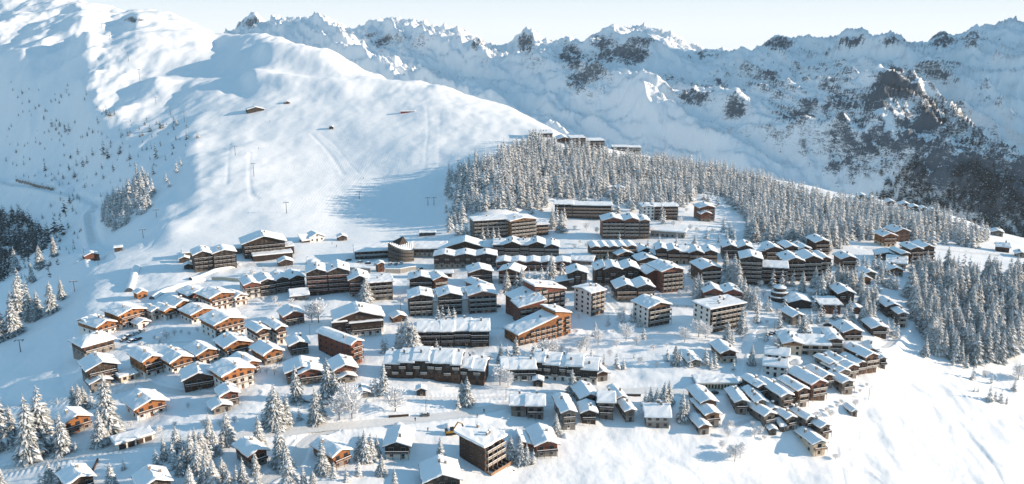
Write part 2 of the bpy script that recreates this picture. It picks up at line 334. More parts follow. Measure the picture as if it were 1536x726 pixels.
M['track'] = mk_snow('packed_snow', (0.77, 0.765, 0.755), 0.6, 0.6, 0.25)
def mk_wood(name, col, var=0.55):
    m, t, b, L = newmat(name)
    n1 = noise(t, objco(t, (0.6, 0.6, 5.0)), 2.2, 4, 0.7); n2 = noise(t, objco(t), 0.35, 3)
    f = math_(t, 'ADD', math_(t, 'MULTIPLY', n1, 0.6), math_(t, 'MULTIPLY', n2, 0.4))
    oi = t.nodes.new('ShaderNodeObjectInfo'); mp = t.nodes.new('ShaderNodeMapRange'); L.new(oi.outputs['Random'], mp.inputs[0]); mp.inputs[3].default_value = 0.6; mp.inputs[4].default_value = 1.2
    vs = t.nodes.new('ShaderNodeVectorMath'); vs.operation = 'SCALE'; L.new(ramp(t, f, 0.32, 0.68, tuple(c * var for c in col), tuple(min(1, c * 1.3) for c in col)), vs.inputs[0]); L.new(mp.outputs[0], vs.inputs['Scale']); L.new(vs.outputs[0], b.inputs['Base Color'])
    b.inputs['Roughness'].default_value = 0.75
    bump(t, b, noise(t, objco(t, (.2, .2, 6)), 1.2, 2), 0.5, 0.08); return m
WOODS = {'dk': (0.055, 0.034, 0.024), 'br': (0.125, 0.062, 0.036), 'or': (0.34, 0.135, 0.042), 'rd': (0.20, 0.066, 0.038), 'gy': (0.16, 0.14, 0.12), 'bk': (0.035, 0.032, 0.030), 'pk': (0.33, 0.15, 0.11), 'tn': (0.26, 0.15, 0.085)}
for k, c in WOODS.items(): M[k] = mk_wood('timber_' + k, c)
def mk_plaster(name, col, sc=1.2, lo=0.8):
    m, t, b, L = newmat(name)
    L.new(ramp(t, noise(t, objco(t), sc, 6, 0.6), 0.3, 0.7, tuple(c * lo for c in col), col), b.inputs['Base Color'])
    b.inputs['Roughness'].default_value = 0.85; bump(t, b, noise(t, objco(t), 3, 4), 0.3, 0.05); return m
M['wh'] = mk_plaster('white_plaster', (0.76, 0.74, 0.70), lo=0.88); M['cr'] = mk_plaster('cream_plaster', (0.62, 0.52, 0.40)); M['pc'] = mk_plaster('pink_plaster', (0.50, 0.27, 0.20))
M['st'] = mk_plaster('stone', (0.30, 0.27, 0.24), 2.5, 0.45); M['co'] = mk_plaster('concrete', (0.34, 0.33, 0.31), 0.8, 0.7)
def mk_plain(name, col, rough=0.6, metal=0.0):
    m, t, b, L = newmat(name)
    L.new(mixc(t, noise(t, objco(t), 3.0, 3), tuple(c * 0.85 for c in col), col), b.inputs['Base Color'])
    b.inputs['Roughness'].default_value = rough; b.inputs['Metallic'].default_value = metal; return m
M['glass'] = mk_plain('window_glass', (0.03, 0.04, 0.05), 0.12); M['metal'] = mk_plain('dark_metal', (0.10, 0.11, 0.12), 0.5, 0.6)
M['rail_lt'] = mk_wood('pale_railing', (0.27, 0.23, 0.19)); M['tyre'] = mk_plain('tyre_rubber', (0.02, 0.02, 0.02), 0.9)
M['red'] = mk_plain('red_paint', (0.40, 0.07, 0.04)); M['yellow'] = mk_plain('yellow_paint', (0.45, 0.26, 0.04)); M['cloth'] = mk_plain('dark_ski_clothing', (0.03, 0.035, 0.05), 0.8)
for k, c in {'car_dark': (0.03, 0.035, 0.04), 'car_grey': (0.18, 0.19, 0.20), 'car_blue': (0.04, 0.08, 0.16), 'car_white': (0.6, 0.6, 0.6)}.items(): M[k] = mk_plain(k + '_paint', c, 0.3, 0.2)
def mk_needle(name, green, frost, amt, sc=1.1):
    m, t, b, L = newmat(name)
    n = noise(t, objco(t), sc, 5, 0.75)
    L.new(ramp(t, n, 0.5 - amt * 0.5, 0.78 - amt * 0.5, green, frost), b.inputs['Base Color']); b.inputs['Roughness'].default_value = 0.85; return m
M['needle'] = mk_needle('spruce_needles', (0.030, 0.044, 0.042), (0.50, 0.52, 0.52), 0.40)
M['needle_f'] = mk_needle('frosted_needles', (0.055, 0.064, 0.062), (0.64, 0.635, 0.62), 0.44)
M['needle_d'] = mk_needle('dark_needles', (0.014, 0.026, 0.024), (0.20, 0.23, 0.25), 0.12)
M['twig'] = mk_needle('frosted_twigs', (0.30, 0.26, 0.23), (0.85, 0.85, 0.86), 0.62)
M['bark'] = mk_wood('bark', (0.07, 0.055, 0.045)); M['tsnow'] = mk_snow('branch_snow', (0.86, 0.87, 0.88), 3, .5, .1)
# ------------------------------------------------------------------ object helpers
def setp(o, label=None, cat=None, group=None, kind=None):
    if label: o['label'] = label
    if cat: o['category'] = cat
    if group: o['group'] = group
    if kind: o['kind'] = kind
    return o
def link(name, me, parent=None, loc=(0, 0, 0), rz=0.0):
    o = bpy.data.objects.new(name, me); COL.objects.link(o); o.location = loc; o.rotation_euler = (0, 0, rz)
    if parent is not None: o.parent = parent
    return o
class MB:
    def __init__(s): s.v = []; s.f = []; s.m = []; s.mats = []
    def mi(s, m):
        if m not in s.mats: s.mats.append(m)
        return s.mats.index(m)
    def poly(s, pts, m):
        b = len(s.v); s.v += [tuple(p) for p in pts]; s.f.append(tuple(range(b, b + len(pts)))); s.m.append(s.mi(m))
    def box(s, x0, x1, y0, y1, z0, z1, m, caps=True):
        b = len(s.v); s.v += [(x0, y0, z0), (x1, y0, z0), (x1, y1, z0), (x0, y1, z0), (x0, y0, z1), (x1, y0, z1), (x1, y1, z1), (x0, y1, z1)]
        F_ = [(0, 1, 5, 4), (1, 2, 6, 5), (2, 3, 7, 6), (3, 0, 4, 7)] + ([(4, 5, 6, 7), (3, 2, 1, 0)] if caps else [])
        for q in F_: s.f.append(tuple(b + i for i in q)); s.m.append(s.mi(m))
    def tube(s, p0, p1, r0, r1, m, n=6):
        p0 = Vector(p0); p1 = Vector(p1); d = (p1 - p0).normalized(); a = d.orthogonal().normalized(); c = d.cross(a); b = len(s.v)
        for p, r in ((p0, r0), (p1, r1)):
            for i in range(n): q = p + (a * math.cos(2 * PI * i / n) + c * math.sin(2 * PI * i / n)) * r; s.v.append(tuple(q))
        for i in range(n): s.f.append((b + i, b + (i + 1) % n, b + n + (i + 1) % n, b + n + i)); s.m.append(s.mi(m))
        s.f.append(tuple(b + n + i for i in range(n))); s.m.append(s.mi(m)); s.f.append(tuple(b + i for i in reversed(range(n)))); s.m.append(s.mi(m))
    def mesh(s, name, smooth=False):
        me = bpy.data.meshes.new(name); me.from_pydata(s.v, [], s.f)
        for m in s.mats: me.materials.append(M[m])
        me.polygons.foreach_set('material_index', s.m)
        if smooth: me.polygons.foreach_set('use_smooth', [True] * len(s.f))
        me.update(); return me
    def build(s, name, parent=None, loc=(0, 0, 0), rz=0.0, smooth=False): return link(name, s.mesh(name, smooth), parent, loc, rz)
def np_mesh(name, V, Fq, mats, midx=None, smooth=False, n=4):
    me = bpy.data.meshes.new(name); me.vertices.add(len(V)); me.vertices.foreach_set('co', np.asarray(V, np.float32).ravel())
    Fq = np.asarray(Fq, np.int32); me.loops.add(Fq.size); me.loops.foreach_set('vertex_index', Fq.ravel())
    me.polygons.add(len(Fq)); me.polygons.foreach_set('loop_start', np.arange(0, Fq.size, n, dtype=np.int32)); me.polygons.foreach_set('loop_total', np.full(len(Fq), n, np.int32))
    for m in mats: me.materials.append(M[m])
    if midx is not None: me.polygons.foreach_set('material_index', np.asarray(midx, np.int32))
    me.polygons.foreach_set('use_smooth', np.full(len(Fq), smooth)); me.update(calc_edges=True); return me
# ------------------------------------------------------------------ ground sheets
PXX, PYY = project(XX, YY, HG)
gx = np.gradient(HG, axis=1) / np.gradient(YY, axis=1); gs = np.gradient(HG, axis=0) / np.maximum(np.gradient(XX, axis=0), 1e-3)
steep = np.hypot(gx, gs)
BL = [(1270, 190, 190, 75, .44), (1430, 250, 120, 60, .74), (1490, 280, 90, 60, .80), (1380, 190, 60, 50, .78), (1130, 120, 120, 40, .42), (890, 110, 60, 50, .48), (1300, 210, 80, 60, .72), (1240, 150, 130, 60, .5), (600, 60, 70, 25, .42), (150, 230, 110, 40, .36), (200, 200, 60, 20, .3), (1345, 128, 36, 30, 1.1), (1310, 150, 40, 30, .6), (1290, 215, 110, 60, .62), (1400, 200, 70, 50, .62), (1220, 130, 90, 50, .50), (1160, 110, 50, 40, .50), (1080, 130, 60, 40, .42),
      (1195, 170, 60, 35, .55), (1400, 105, 55, 28, .42), (1460, 60, 18, 14, .6), (1415, 60, 22, 12, .8), (1280, 62, 22, 9, .8), (1165, 68, 22, 12, .8), (1335, 62, 16, 8, .7), (1060, 84, 30, 8, .6),
      (935, 82, 45, 18, .95), (905, 62, 26, 16, .75), (960, 60, 30, 12, .7), (855, 85, 24, 24, .9), (868, 120, 26, 26, .75), (880, 150, 40, 30, .35), (790, 66, 16, 22, .8), (800, 95, 30, 18, .45),
      (1010, 120, 40, 30, .5), (1040, 145, 30, 16, .7), (1100, 165, 30, 20, .7), (560, 52, 18, 12, .6), (515, 38, 22, 9, .5), (572, 62, 20, 14, .85), (590, 58, 34, 18, .4), (640, 60, 30, 14, .35), (690, 55, 25, 8, .5), (715, 66, 14, 12, .7),
      (730, 95, 20, 20, .35), (376, 35, 20, 10, .8), (430, 40, 40, 12, .25), (660, 75, 40, 10, .3), (1480, 160, 60, 60, .22), (1500, 250, 50, 40, .5), (1430, 250, 60, 40, .55), (1500, 100, 30, 60, .15),
      (205, 30, 28, 9, .95), (238, 36, 26, 8, .7), (105, 5, 28, 8, .85), (385, 166, 14, 5, .6), (30, 115, 12, 8, .45), (60, 130, 60, 40, .42), (15, 135, 25, 20, .3), (100, 135, 16, 8, .6), (40, 210, 90, 50, .36), (120, 270, 90, 50, .42), (45, 295, 50, 10, .4), (90, 330, 60, 40, .5), (60, 430, 50, 60, .42), (85, 400, 25, 30, .3)]
rock = np.zeros_like(HG)
for x, y, rx, ry, s_ in BL: rock = np.maximum(rock, s_ * np.exp(-(((PXX - x) / rx) ** 2 + ((PYY - y) / ry) ** 2)))
rock = rock * (0.6 + 0.4 * sstep(0.3, 0.9, steep)) * (0.85 + 0.5 * fbm(XX / 90, YY / 90, 3)) + onB * sstep(0.8, 1.5, steep) * 0.15
rock += onB * (0.15 * sstep(.02, .3, r2) + .18 * sstep(.0, .3, r3)) * (0.35 + .65 * sstep(950, 1250, PXX)) * (rock > .12) + onB * .22 * np.exp(-((YY - crB + 60) / 90.0) ** 2) * sstep(0, .3, r3 + .5 * fbm(XX / 120, YY / 120, 3))
rock = np.where(PYY < 400, np.minimum(rock, .74 + .28 * np.exp(-((PXX - 1345) / 60) ** 2)), rock)
rock = np.where(best < wdt / 2 + 2, 0, rock)
jcut = int(np.searchsorted(YG, 1250))
def ground_part(name, mask):
    i, j = np.nonzero(mask); nY = len(YG); a = i * nY + j
    Fq = np.stack([a, a + nY, a + nY + 1, a + 1], 1); used = np.unique(Fq); mp_ = np.full(HG.size, -1, np.int64); mp_[used] = np.arange(len(used))
    V = np.stack([XX.ravel()[used], YY.ravel()[used], HG.ravel()[used]], 1)
    me = np_mesh(name, V, mp_[Fq], ['ground'], smooth=True)
    at = me.attributes.new('rock', 'FLOAT', 'POINT'); at.data.foreach_set('value', rock.ravel()[used].astype(np.float32))
    at = me.attributes.new('groom', 'FLOAT', 'POINT'); at.data.foreach_set('value', groom.ravel()[used].astype(np.float32))
    return setp(link(name, me), kind='structure')
groom = np.exp(-((PXX - 470) / 130) ** 2 - ((PYY - 270) / 70) ** 2) * onA
back = YY > np.maximum(crA + 60, 0)
qb = back[:-1, :-1]
ground_part('snow_ground', ~qb); ground_part('mountains', qb)
for Q, zc, wd in road_paths:
    d = np.gradient(Q, axis=0); d /= np.linalg.norm(d, axis=1)[:, None] + 1e-9; nrm = np.stack([-d[:, 1], d[:, 0]], 1); k = 9
    off = np.linspace(-wd / 2 + .2, wd / 2 - .2, k); P = Q[:, None, :] + nrm[:, None, :] * off[None, :, None]
    Z = zc[:, None] - 0.03 + 0.05 * perlin(P[..., 0] / 3, P[..., 1] / 3) - 0.06 * (np.abs(np.abs(off) - wd * .22) < .5)[None, :]
    V = np.concatenate([P, Z[..., None]], 2).reshape(-1, 3); n = len(Q); a = (np.arange(n - 1)[:, None] * k + np.arange(k - 1)[None, :]).ravel()
    setp(link('road', np_mesh('road', V, np.stack([a, a + k, a + k + 1, a + 1], 1), ['track'], smooth=True)), kind='structure')
# ------------------------------------------------------------------ building kit
HF = 2.75
_cache = {}
def cached(key, fn):
    if key not in _cache: _cache[key] = fn()
    return _cache[key]
def win_mesh(w, h, fr):
    def f():
        b = MB(); t = .11; d = .07
        b.box(-w / 2, -w / 2 + t, -d, 0, 0, h, fr); b.box(w / 2 - t, w / 2, -d, 0, 0, h, fr)
        b.box(-w / 2 + t, w / 2 - t, -d, 0, 0, t, fr); b.box(-w / 2 + t, w / 2 - t, -d, 0, h - t, h, fr)
        b.box(-.03, .03, -d + .01, 0, t, h - t, fr); b.box(-w / 2 + t, w / 2 - t, -.03, 0, t, h - t, 'glass')
        return b.mesh('window')
    return cached(('w', w, h, fr), f)
def door_mesh(fr):
    def f():
        b = MB(); b.box(-.65, .65, -.06, 0, 0, 2.15, fr); b.box(-.5, .5, -.09, -.06, 1.0, 2.0, 'glass'); b.box(.36, .42, -.13, -.06, .85, 1.0, 'metal'); return b.mesh('door')
    return cached(('d', fr), f)
def garage_mesh(fr):
    def f():
        b = MB(); b.box(-1.3, 1.3, -.05, 0, 0, 2.15, fr)
        for k in range(4): b.box(-1.25, 1.25, -.08, -.05, .1 + k * .52, .5 + k * .52, fr)
        return b.mesh('garage_door')
    return cached(('g', fr), f)
def chimney_mesh(h=1.6):
    def f():
        b = MB(); b.box(-.45, .45, -.35, .35, -1.2, h, 'st'); b.box(-.55, .55, -.45, .45, h, h + .12, 'co'); b.box(-.5, .5, -.4, .4, h + .12, h + .5, 'snow'); return b.mesh('chimney')
    return cached(('c', h), f)
def balcony_mesh(w, d, rail, post=True, div=0):
    w = round(w * 2) / 2
    def f():
        b = MB(); b.box(-w / 2, w / 2, -d, 0, -.16, 0, rail)
        b.box(-w / 2, w / 2, -d, -d + .06, .12, .95, rail); b.box(-w / 2, -w / 2 + .06, -d + .06, -.02, .12, .95, rail); b.box(w / 2 - .06, w / 2, -d + .06, -.02, .12, .95, rail)
        b.box(-w / 2 - .03, w / 2 + .03, -d - .06, -d + .12, .95, 1.08, 'snow')
        b.box(-w / 2 + .06, w / 2 - .06, -d + .06, -d + .5, 0.0, .18, 'snow')
        n = max(1, int(w / 2.7))
        if post:
            for i in range(n + 1): x = -w / 2 + .08 + (w - .16) * i / n; b.box(x - .08, x + .08, -d - .1, -d - .02 + .0, -HF + .15, .9, rail)
        for i in range(1, div): x = -w / 2 + w * i / div; b.box(x - .05, x + .05, -d + .06, -.02, 0.0, 2.2, rail)
        return b.mesh('balcony')
    return cached(('b', w, d, rail, post, div), f)
def rfun(kind, w, d, H, p):
    hw, hd = w / 2, d / 2; t = math.tan(math.radians(p))
    return {'gf': lambda x, y: H + (hw - abs(x)) * t, 'gs': lambda x, y: H + (hd - abs(y)) * t, 'mr': lambda x, y: H + (x + hw) * t, 'ml': lambda x, y: H + (hw - x) * t,
            'mb': lambda x, y: H + (y + hd) * t, 'mf': lambda x, y: H + (hd - y) * t, 'fl': lambda x, y: H, 'hip': lambda x, y: H + min(hw - abs(x), hd - abs(y), min(hw, hd) * .8) * t,
            'as': lambda x, y: H + min((y + hd) * t * 1.6, (hd - y) * t * .75 + hd * t * .6)}[kind]
def linspan(a, b, n, must):
    v = sorted(set([round(a + (b - a) * i / n, 4) for i in range(n + 1)] + [round(m, 4) for m in must if a < m < b])); return v
def roof_parts(root, cx, cy, w, d, f, kind, ov, wood, chim, sn=.65, z0=0):
    hw, hd = w / 2 + ov, d / 2 + ov * (.9 if kind != 'fl' else 1)
    mx, my = ([0.0] if kind in ('gf', 'hip') else []), ([0.0] if kind in ('gs', 'hip') else [])
    sj = random.uniform(0, 400)
    def sheet(xs, ys, top, bot, m, name, parent, jit=0):
        b = MB(); nx, ny = len(xs), len(ys)
        for z in (top, bot):
            for y in ys:
                for x in xs: b.v.append((cx + x + (jit * float(perlin(x / 1.9 + sj, y / 1.9)) if jit else 0), cy + y + (jit * float(perlin(x / 1.9, y / 1.9 + sj)) if jit else 0), z(x, y)))
        o = nx * ny
        def q(*a): b.f.append(a); b.m.append(b.mi(m))
        for j in range(ny - 1):
            for i in range(nx - 1):
                a = j * nx + i; q(a, a + 1, a + nx + 1, a + nx); q(o + a, o + a + nx, o + a + nx + 1, o + a + 1)
        for i in range(nx - 1): q(i, o + i, o + i + 1, i + 1); a = (ny - 1) * nx + i; q(a, a + 1, o + a + 1, o + a)
        for j in range(ny - 1): a = j * nx; q(a, a + nx, o + a + nx, o + a); a = j * nx + nx - 1; q(a, o + a, o + a + nx, a + nx)
        return b.build(name, parent)
    roof = sheet([-hw] + mx + [hw], [-hd] + my + [hd], lambda x, y: f(x, y) + .22, f, wood, 'roof', root)
    nx, ny = max(3, min(9, int(2 * hw / 1.8))), max(3, min(8, int(2 * hd / 2.2))); e = random.uniform(-.06, .12); xs = linspan(-hw - e * .5, hw + e * .5, nx, [-hw + .35, hw - .35] + mx); ys = linspan(-hd - e * .5, hd + e * .5, ny, [-hd + .35, hd - .35] + my)
    sd = random.uniform(0, 500); depth = sn * random.uniform(.8, 1.25)
    def top(x, y):
        edge = min(1.0, (min(hw - abs(x), hd - abs(y)) + .12) / .45); edge = .5 + .5 * max(0, edge)
        ridge_soft = -.12 if (mx and abs(x) < .01) or (my and abs(y) < .01) else 0
        return f(x, y) + .225 + depth * edge * (1 + .3 * float(perlin((x + sd) / 2.7, (y + sd) / 2.7))) + ridge_soft
    snow = sheet(xs, ys, top, lambda x, y: f(x, y) + .225, 'snow', 'snow_cover', roof, .32)
    snow.data.polygons.foreach_set('use_smooth', [False] * len(snow.data.polygons))
    for (x, y) in chim: link('chimney', chimney_mesh(), roof, (cx + x, cy + y, f(x, y) + depth * .6))
    return roof
def section(root, cx, cy, w, d, fl, kind='gf', pitch=21, up='br', lo='wh', split=1, ov=1.1, balc='full', rail=None, fr='br', chim=1, sides=True, base=0.0, hfl=HF, wins=True, dbl=3.2, wf=None, back=False, sn=.65, ns=0.0, front=None):
    if kind in ('gf', 'gs') and pitch == 21: pitch = 21 if (w if kind == 'gf' else d) < 13 else 16
    pitch *= random.uniform(.92, 1.08)
    H = base + fl * hfl; f = rfun(kind, w, d, H, pitch); hw, hd = w / 2, d / 2; rail = rail or up; zs = base + split * hfl if split > 0 else base - 4
    def body(za, zb, m, name, grow):
        b = MB(); gx_, gy_ = hw + grow, hd + grow
        zf = (lambda x, y: zb) if zb is not None else (lambda x, y: f(max(-hw, min(hw, x)), max(-hd, min(hd, y))) - .01)
        def wall(p):
            b.poly([(cx + p[0][0], cy + p[0][1], za), (cx + p[-1][0], cy + p[-1][1], za)] + [(cx + x, cy + y, zf(x, y)) for x, y in reversed(p)], m)
        wall([(-gx_, -gy_), (0, -gy_), (gx_, -gy_)]); wall([(gx_, -gy_), (gx_, 0), (gx_, gy_)]); wall([(gx_, gy_), (0, gy_), (-gx_, gy_)]); wall([(-gx_, gy_), (-gx_, 0), (-gx_, -gy_)])
        return b.build(name, root)
    if 0 < split <= fl: body(base - 5, zs, lo, 'lower_wall', 0); body(zs, None, up, 'upper_wall', .05)
    elif split <= 0: body(base - 5, None, up, 'wall', 0)
    else: body(base - 5, None, lo, 'wall', 0)
    if front:
        b = MB(); y_ = cy - hd - .08; b.poly([(cx - hw + .05, y_, base), (cx + hw - .05, y_, base), (cx + hw - .05, y_, f(hw - .05, -hd) - .02), (cx, y_, f(0, -hd) - .02), (cx - hw + .05, y_, f(-hw + .05, -hd) - .02)], front); b.build('front_cladding_or_shade', root)
    cs = []
    for k in range(chim + (random.random() < .45 if chim and w > 9 else 0)): cs.append((random.uniform(-.3, .3) * w, random.uniform(-.3, .32) * d))
    roof_parts(root, cx, cy, w, d, f, kind, ov, up if up != 'wh' else 'dk', cs, sn)
    if not wins: return f
    wm = win_mesh(1.4, 1.35, fr); wd_ = win_mesh(1.8, 2.0, fr); n = max(1, int(w / dbl)); full_doors = balc != 'none'
    KF = max(1, int(fl + .3)); KT = KF + (int(w * math.tan(math.radians(pitch)) / hfl) if kind in ('mr', 'ml') else 0)
    for k in range(KT):
        z = base + k * hfl; hi = k >= KF; g = .085 if front else (.05 if (k + .01 >= split) else 0)
        for i in range(n):
            x = -hw + w * (i + .5) / n + random.uniform(-.15, .15)
            if hi and f(x, -hd) < z + 2.5: continue
            if k == 0 and i == n // 2: link('door', door_mesh(fr), root, (cx + x, cy - hd - g, z + .02)); continue
            if balc in ('div', 'bay'): link('window', win_mesh(round(min(3.0, w / n * .72), 1), 2.1, fr), root, (cx - hw + w * (i + .5) / n, cy - hd - g - .002, z + .12))  # balcony glazing, widened so its dark glass also stands for recess shade
            elif (wf or full_doors) and k > 0: link('window', wd_, root, (cx + x, cy - hd - g - .002, z + .12))
            else: link('window', wm, root, (cx + x, cy - hd - g - .002, z + .85))
        if sides and not hi:
            ns_ = max(1, int(d / 4.2))
            for i in range(ns_):
                y = -hd + d * (i + .5) / ns_
                for sx_, rz in ((-1, -PI / 2), (1, PI / 2)): link('window', wm, root, (cx + sx_ * (hw + g + .002), cy + y, z + .85), rz)
        if hi and balc != 'none':
            for i in range(n):
                if f(-hw + w * (i + .5) / n, -hd) > z + 2.5: link('balcony', balcony_mesh(min(3.0, w / n - .35), 1.3, rail, False), root, (cx - hw + w * (i + .5) / n, cy - hd - .06, z))
        elif balc == 'full' and k > 0: link('balcony', balcony_mesh(w * .96, 1.4, rail), root, (cx, cy - hd - .06, z))
        elif balc == 'div' and (k > 0 or ns): link('balcony', balcony_mesh(w * .98, 1.6, rail, True, n), root, (cx, cy - hd - .06, z))
        elif balc == 'alt' and k > 0:
            for i in range(n):
                if (i + k) % 2 == 0: link('balcony', balcony_mesh(min(3.0, w / n - .3), 1.2, rail, False), root, (cx - hw + w * (i + .5) / n, cy - hd - .06, z))
        elif balc == 'bay' and k > 0:
            for i in range(n): link('balcony', balcony_mesh(min(3.0, w / n - .35), 1.3, rail, False), root, (cx - hw + w * (i + .5) / n, cy - hd - .06, z))
    if kind in ('gf',) and w > 8.5 and wins:
        link('window', win_mesh(1.1, 1.0, fr), root, (cx, cy - hd - .052, H + .25)) if w < 12 else [link('window', win_mesh(1.1, 1.0, fr), root, (cx + q, cy - hd - .052, H + .2)) for q in (-1.4, 1.4)]
    return f
PLACED = []
def placed(name, px, py, rel, label, cat, D=0, group=None, kindz=None):
    p = hit(px, py); s = p.x / p.y; th = math.atan2(-s, 1) + math.radians(rel)
    o = p + Vector((-math.sin(th), math.cos(th), 0)) * (D / 2); o.z = max(p.z, hz(o.x, o.y) - 1.2) if D < 30 else p.z
    e = bpy.data.objects.new(name, None); COL.objects.link(e); e.location = o; e.rotation_euler = (0, 0, th); e.empty_display_size = 2
    setp(e, label, cat, group)
    dist = math.sqrt(p.x ** 2 + p.y ** 2 + (CAMZ - p.z) ** 2); fw = p.y * math.cos(PITCH) - (p.z - CAMZ) * math.sin(PITCH)
    PLACED.append((px, py, o.x, o.y, label)); return e, fw / F
def building(px, py, wpx, D, fl, rel, label, name='chalet', cat='chalet', kind='gf', extra=None, **kw):
    r = placed(name, px, py, rel, label, cat, D); a_ = math.radians(rel); w = max(.55 * wpx * r[1], wpx * r[1] - .7 * D * abs(math.sin(a_))) / math.cos(a_)
    section(r[0], 0, 0, w, D, fl, kind, **kw)
    if extra: extra(r[0], w, D)
    return r[0], w
def lodge(px, py, wpx, D, fl, rel, label, secs, name='apartment_building', cat='apartment building', **kw):
    """row of sections left to right: (relative width, dy, dfloors, kind, overrides)"""
    root, sc = placed(name, px, py, rel, label, cat, D); a_ = math.radians(rel); w = max(.6 * wpx * sc, wpx * sc - .6 * D * abs(math.sin(a_))) / math.cos(a_); tot = sum(s[0] for s in secs); x = -w / 2
    for i, s in enumerate(secs):
        sw = w * s[0] / tot; k = dict(kw); k.update(s[4] if len(s) > 4 else {})
        section(root, x + sw / 2, s[1] + .01 * i, sw - .02, D + (.04 if i % 2 else 0), fl + s[2], s[3], ov=k.pop('ov', .7) + .013 * i, **k); x += sw
    return root, w
DK = dict(up='dk', lo='st', rail='dk', fr='rail_lt'); OR = dict(up='or', lo='wh', rail='br', fr='rd'); BR = dict(up='br', lo='wh', rail='tn', fr='rd')
GY = dict(up='gy', lo='co', rail='gy', fr='rail_lt'); RD = dict(up='rd', lo='st', rail='rail_lt', fr='rail_lt'); BW = dict(up='br', lo='st', rail='rail_lt', fr='dk'); ST = dict(up='gy', lo='st', rail='dk', fr='dk')
def B(px, py, w, D, fl, rel, label, st=BR, **kw):
    k = dict(st); k.update(kw); return building(px, py, w, D, fl, rel, label, **k)
def Lg(px, py, w, D, fl, rel, label, secs, st=DK, **kw):
    k = dict(st); k.update(kw); return lodge(px, py, w, D, fl, rel, label, secs, **k)
AP = dict(name='apartment_building', cat='apartment building'); HT = dict(name='wooden_hut', cat='hut', balc='none', chim=0, split=0, ov=.6, dbl=2.6)
def wing(dx, dy, w, d, fl, kind='gs', **k):
    def f(root, W_, D_): section(root, dx * W_, dy * D_, w, d, fl, kind, **k)
    return f
# ------------------------------------------------------------------ left chalet quarter
B(161, 501, 40, 15, 2, 30, "honey timber chalet with dark side wall, third gable from upper row left end", OR, extra=wing(-.1, .45, 8, 8, 2, 'gs', **OR, wins=False, chim=0, ov=.6))
B(200, 489, 48, 16, 3, 28, "large white and timber chalet with bright gable above the snowy slope left of the hamlet", OR, ov=1.5)
B(150, 531, 52, 14, 2.3, 22, "broad dark chalet with low hipped snow roof at the left edge of the village", BW, kind='hip', pitch=22, ov=1.4)
B(216, 491, 20, 6, 1, 25, "small low timber garage with snow roof in front of the upper left chalets", OR, name='garage', cat='garage', balc='none', chim=0)
B(157, 575, 46, 13, 3, 12, "dark wood chalet with second smaller gable in front, lowest left beside the piste", DK, ov=1.4, extra=wing(-.18, -.58, 8.5, 5, 1, 'gf', **DK, balc='none', chim=0))
B(193, 571, 24, 6, 1, 16, "white single storey garage block between two chalets on the lower left street", dict(up='cr', lo='cr', fr='dk'), name='garage', cat='garage', kind='fl', pitch=0, balc='none', chim=0)
B(231, 563, 38, 15, 3, 22, "white and timber chalet with three garage doors, left in the middle lower row", OR, extra=wing(-.42, .25, 6, 9, 1.6, 'gs', **BR, wins=False, chim=0, ov=.6) if False else None)
B(274, 556, 42, 14, 2, 24, "honey gabled chalet with long white balcony in the middle of the lower left row", OR)
B(313, 545, 40, 13, 2, 22, "orange gabled chalet with tiled looking snow roof on the curve of the left street", OR)
B(358, 533, 46, 13, 2, 20, "orange gabled chalet on a white terrace base above the two balcony chalets", OR)
B(346, 505, 56, 16, 3, 25, "biggest white and timber chalet of the left quarter with three balcony levels", OR, split=2, extra=wing(.3, .3, 9, 9, 3, 'gs', **OR, wins=False, chim=0, ov=.8))
B(396, 519, 26, 13, 3, 24, "front half of a pair of white gabled chalets with balconies right of the biggest chalet", BR, split=2)
B(423, 515, 24, 13, 3, 24, "rear right chalet of the white gabled pair beside the open snow field", BR, split=2)
B(442, 487, 34, 11, 2, 14, "dark chalet with red brown gable alone in the snow left of the frosted larches", dict(DK, up='rd', rail='dk'))
B(450, 532, 29, 10, 2, 10, "small dark timber chalet alone above the snow field in the left quarter", DK)
B(411, 545, 38, 13, 2, 26, "dark brown chalet with wide snow roof behind a snow covered bush", dict(BW, up='or'))
B(378, 562, 34, 13, 2, 26, "timber chalet with small orange side balcony tucked behind the curved terrace chalet", OR)
B(359, 584, 56, 13, 3, 24, "orange gabled chalet with curved snowy terraces wrapping its front", OR, split=2, rail='rail_lt')
B(300, 584, 43, 12, 2, 3, "dark brown chalet with two long balconies facing the road below the left quarter", dict(DK, up='br', rail='br'), split=0)
B(456, 573, 50, 12, 2, 4, "dark red brown twin roofed chalet behind the tall spruce in the middle left", dict(DK, up='rd'), extra=wing(.22, -.5, 10, 6, 2, 'gf', **dict(DK, up='rd'), chim=0))
B(236, 479, 20, 10, 2, 26, "narrow white gabled chalet between the big upper left chalet and the orange row", BR, split=2)
B(256, 478, 24, 12, 2, 28, "orange balcony chalet at the left end of the upper orange row", OR)
B(276, 470, 34, 13, 2, 28, "honey timber chalet standing left in the crowded upper orange row", OR)
B(306, 482, 44, 13, 2, 26, "white based timber chalet in front of the crowded upper orange row", OR, split=1)
B(300, 453, 40, 13, 2, 27, "brown gabled chalet at the back of the upper orange row below the curved tunnel", dict(BR, up='rd'))
B(334, 464, 44, 14, 3, 28, "tall orange and white chalet at the right of the crowded upper orange row", OR, split=2)
B(362, 458, 26, 12, 2, 28, "white walled chalet closing the right end of the upper orange row", BR, split=2)
B(228, 624, 50, 12, 2, 20, "honey orange chalet on white masonry above the lower road, standing alone", OR, ov=1.5)
B(118, 648, 44, 10, 2, 20, "orange log chalet half hidden among big spruces above the lower road", dict(OR, lo='st', up='or'))
B(346, 609, 28, 8, 2, 12, "small dark red chalet, upper of two joined roofs above the lower road", dict(DK, up='rd'))
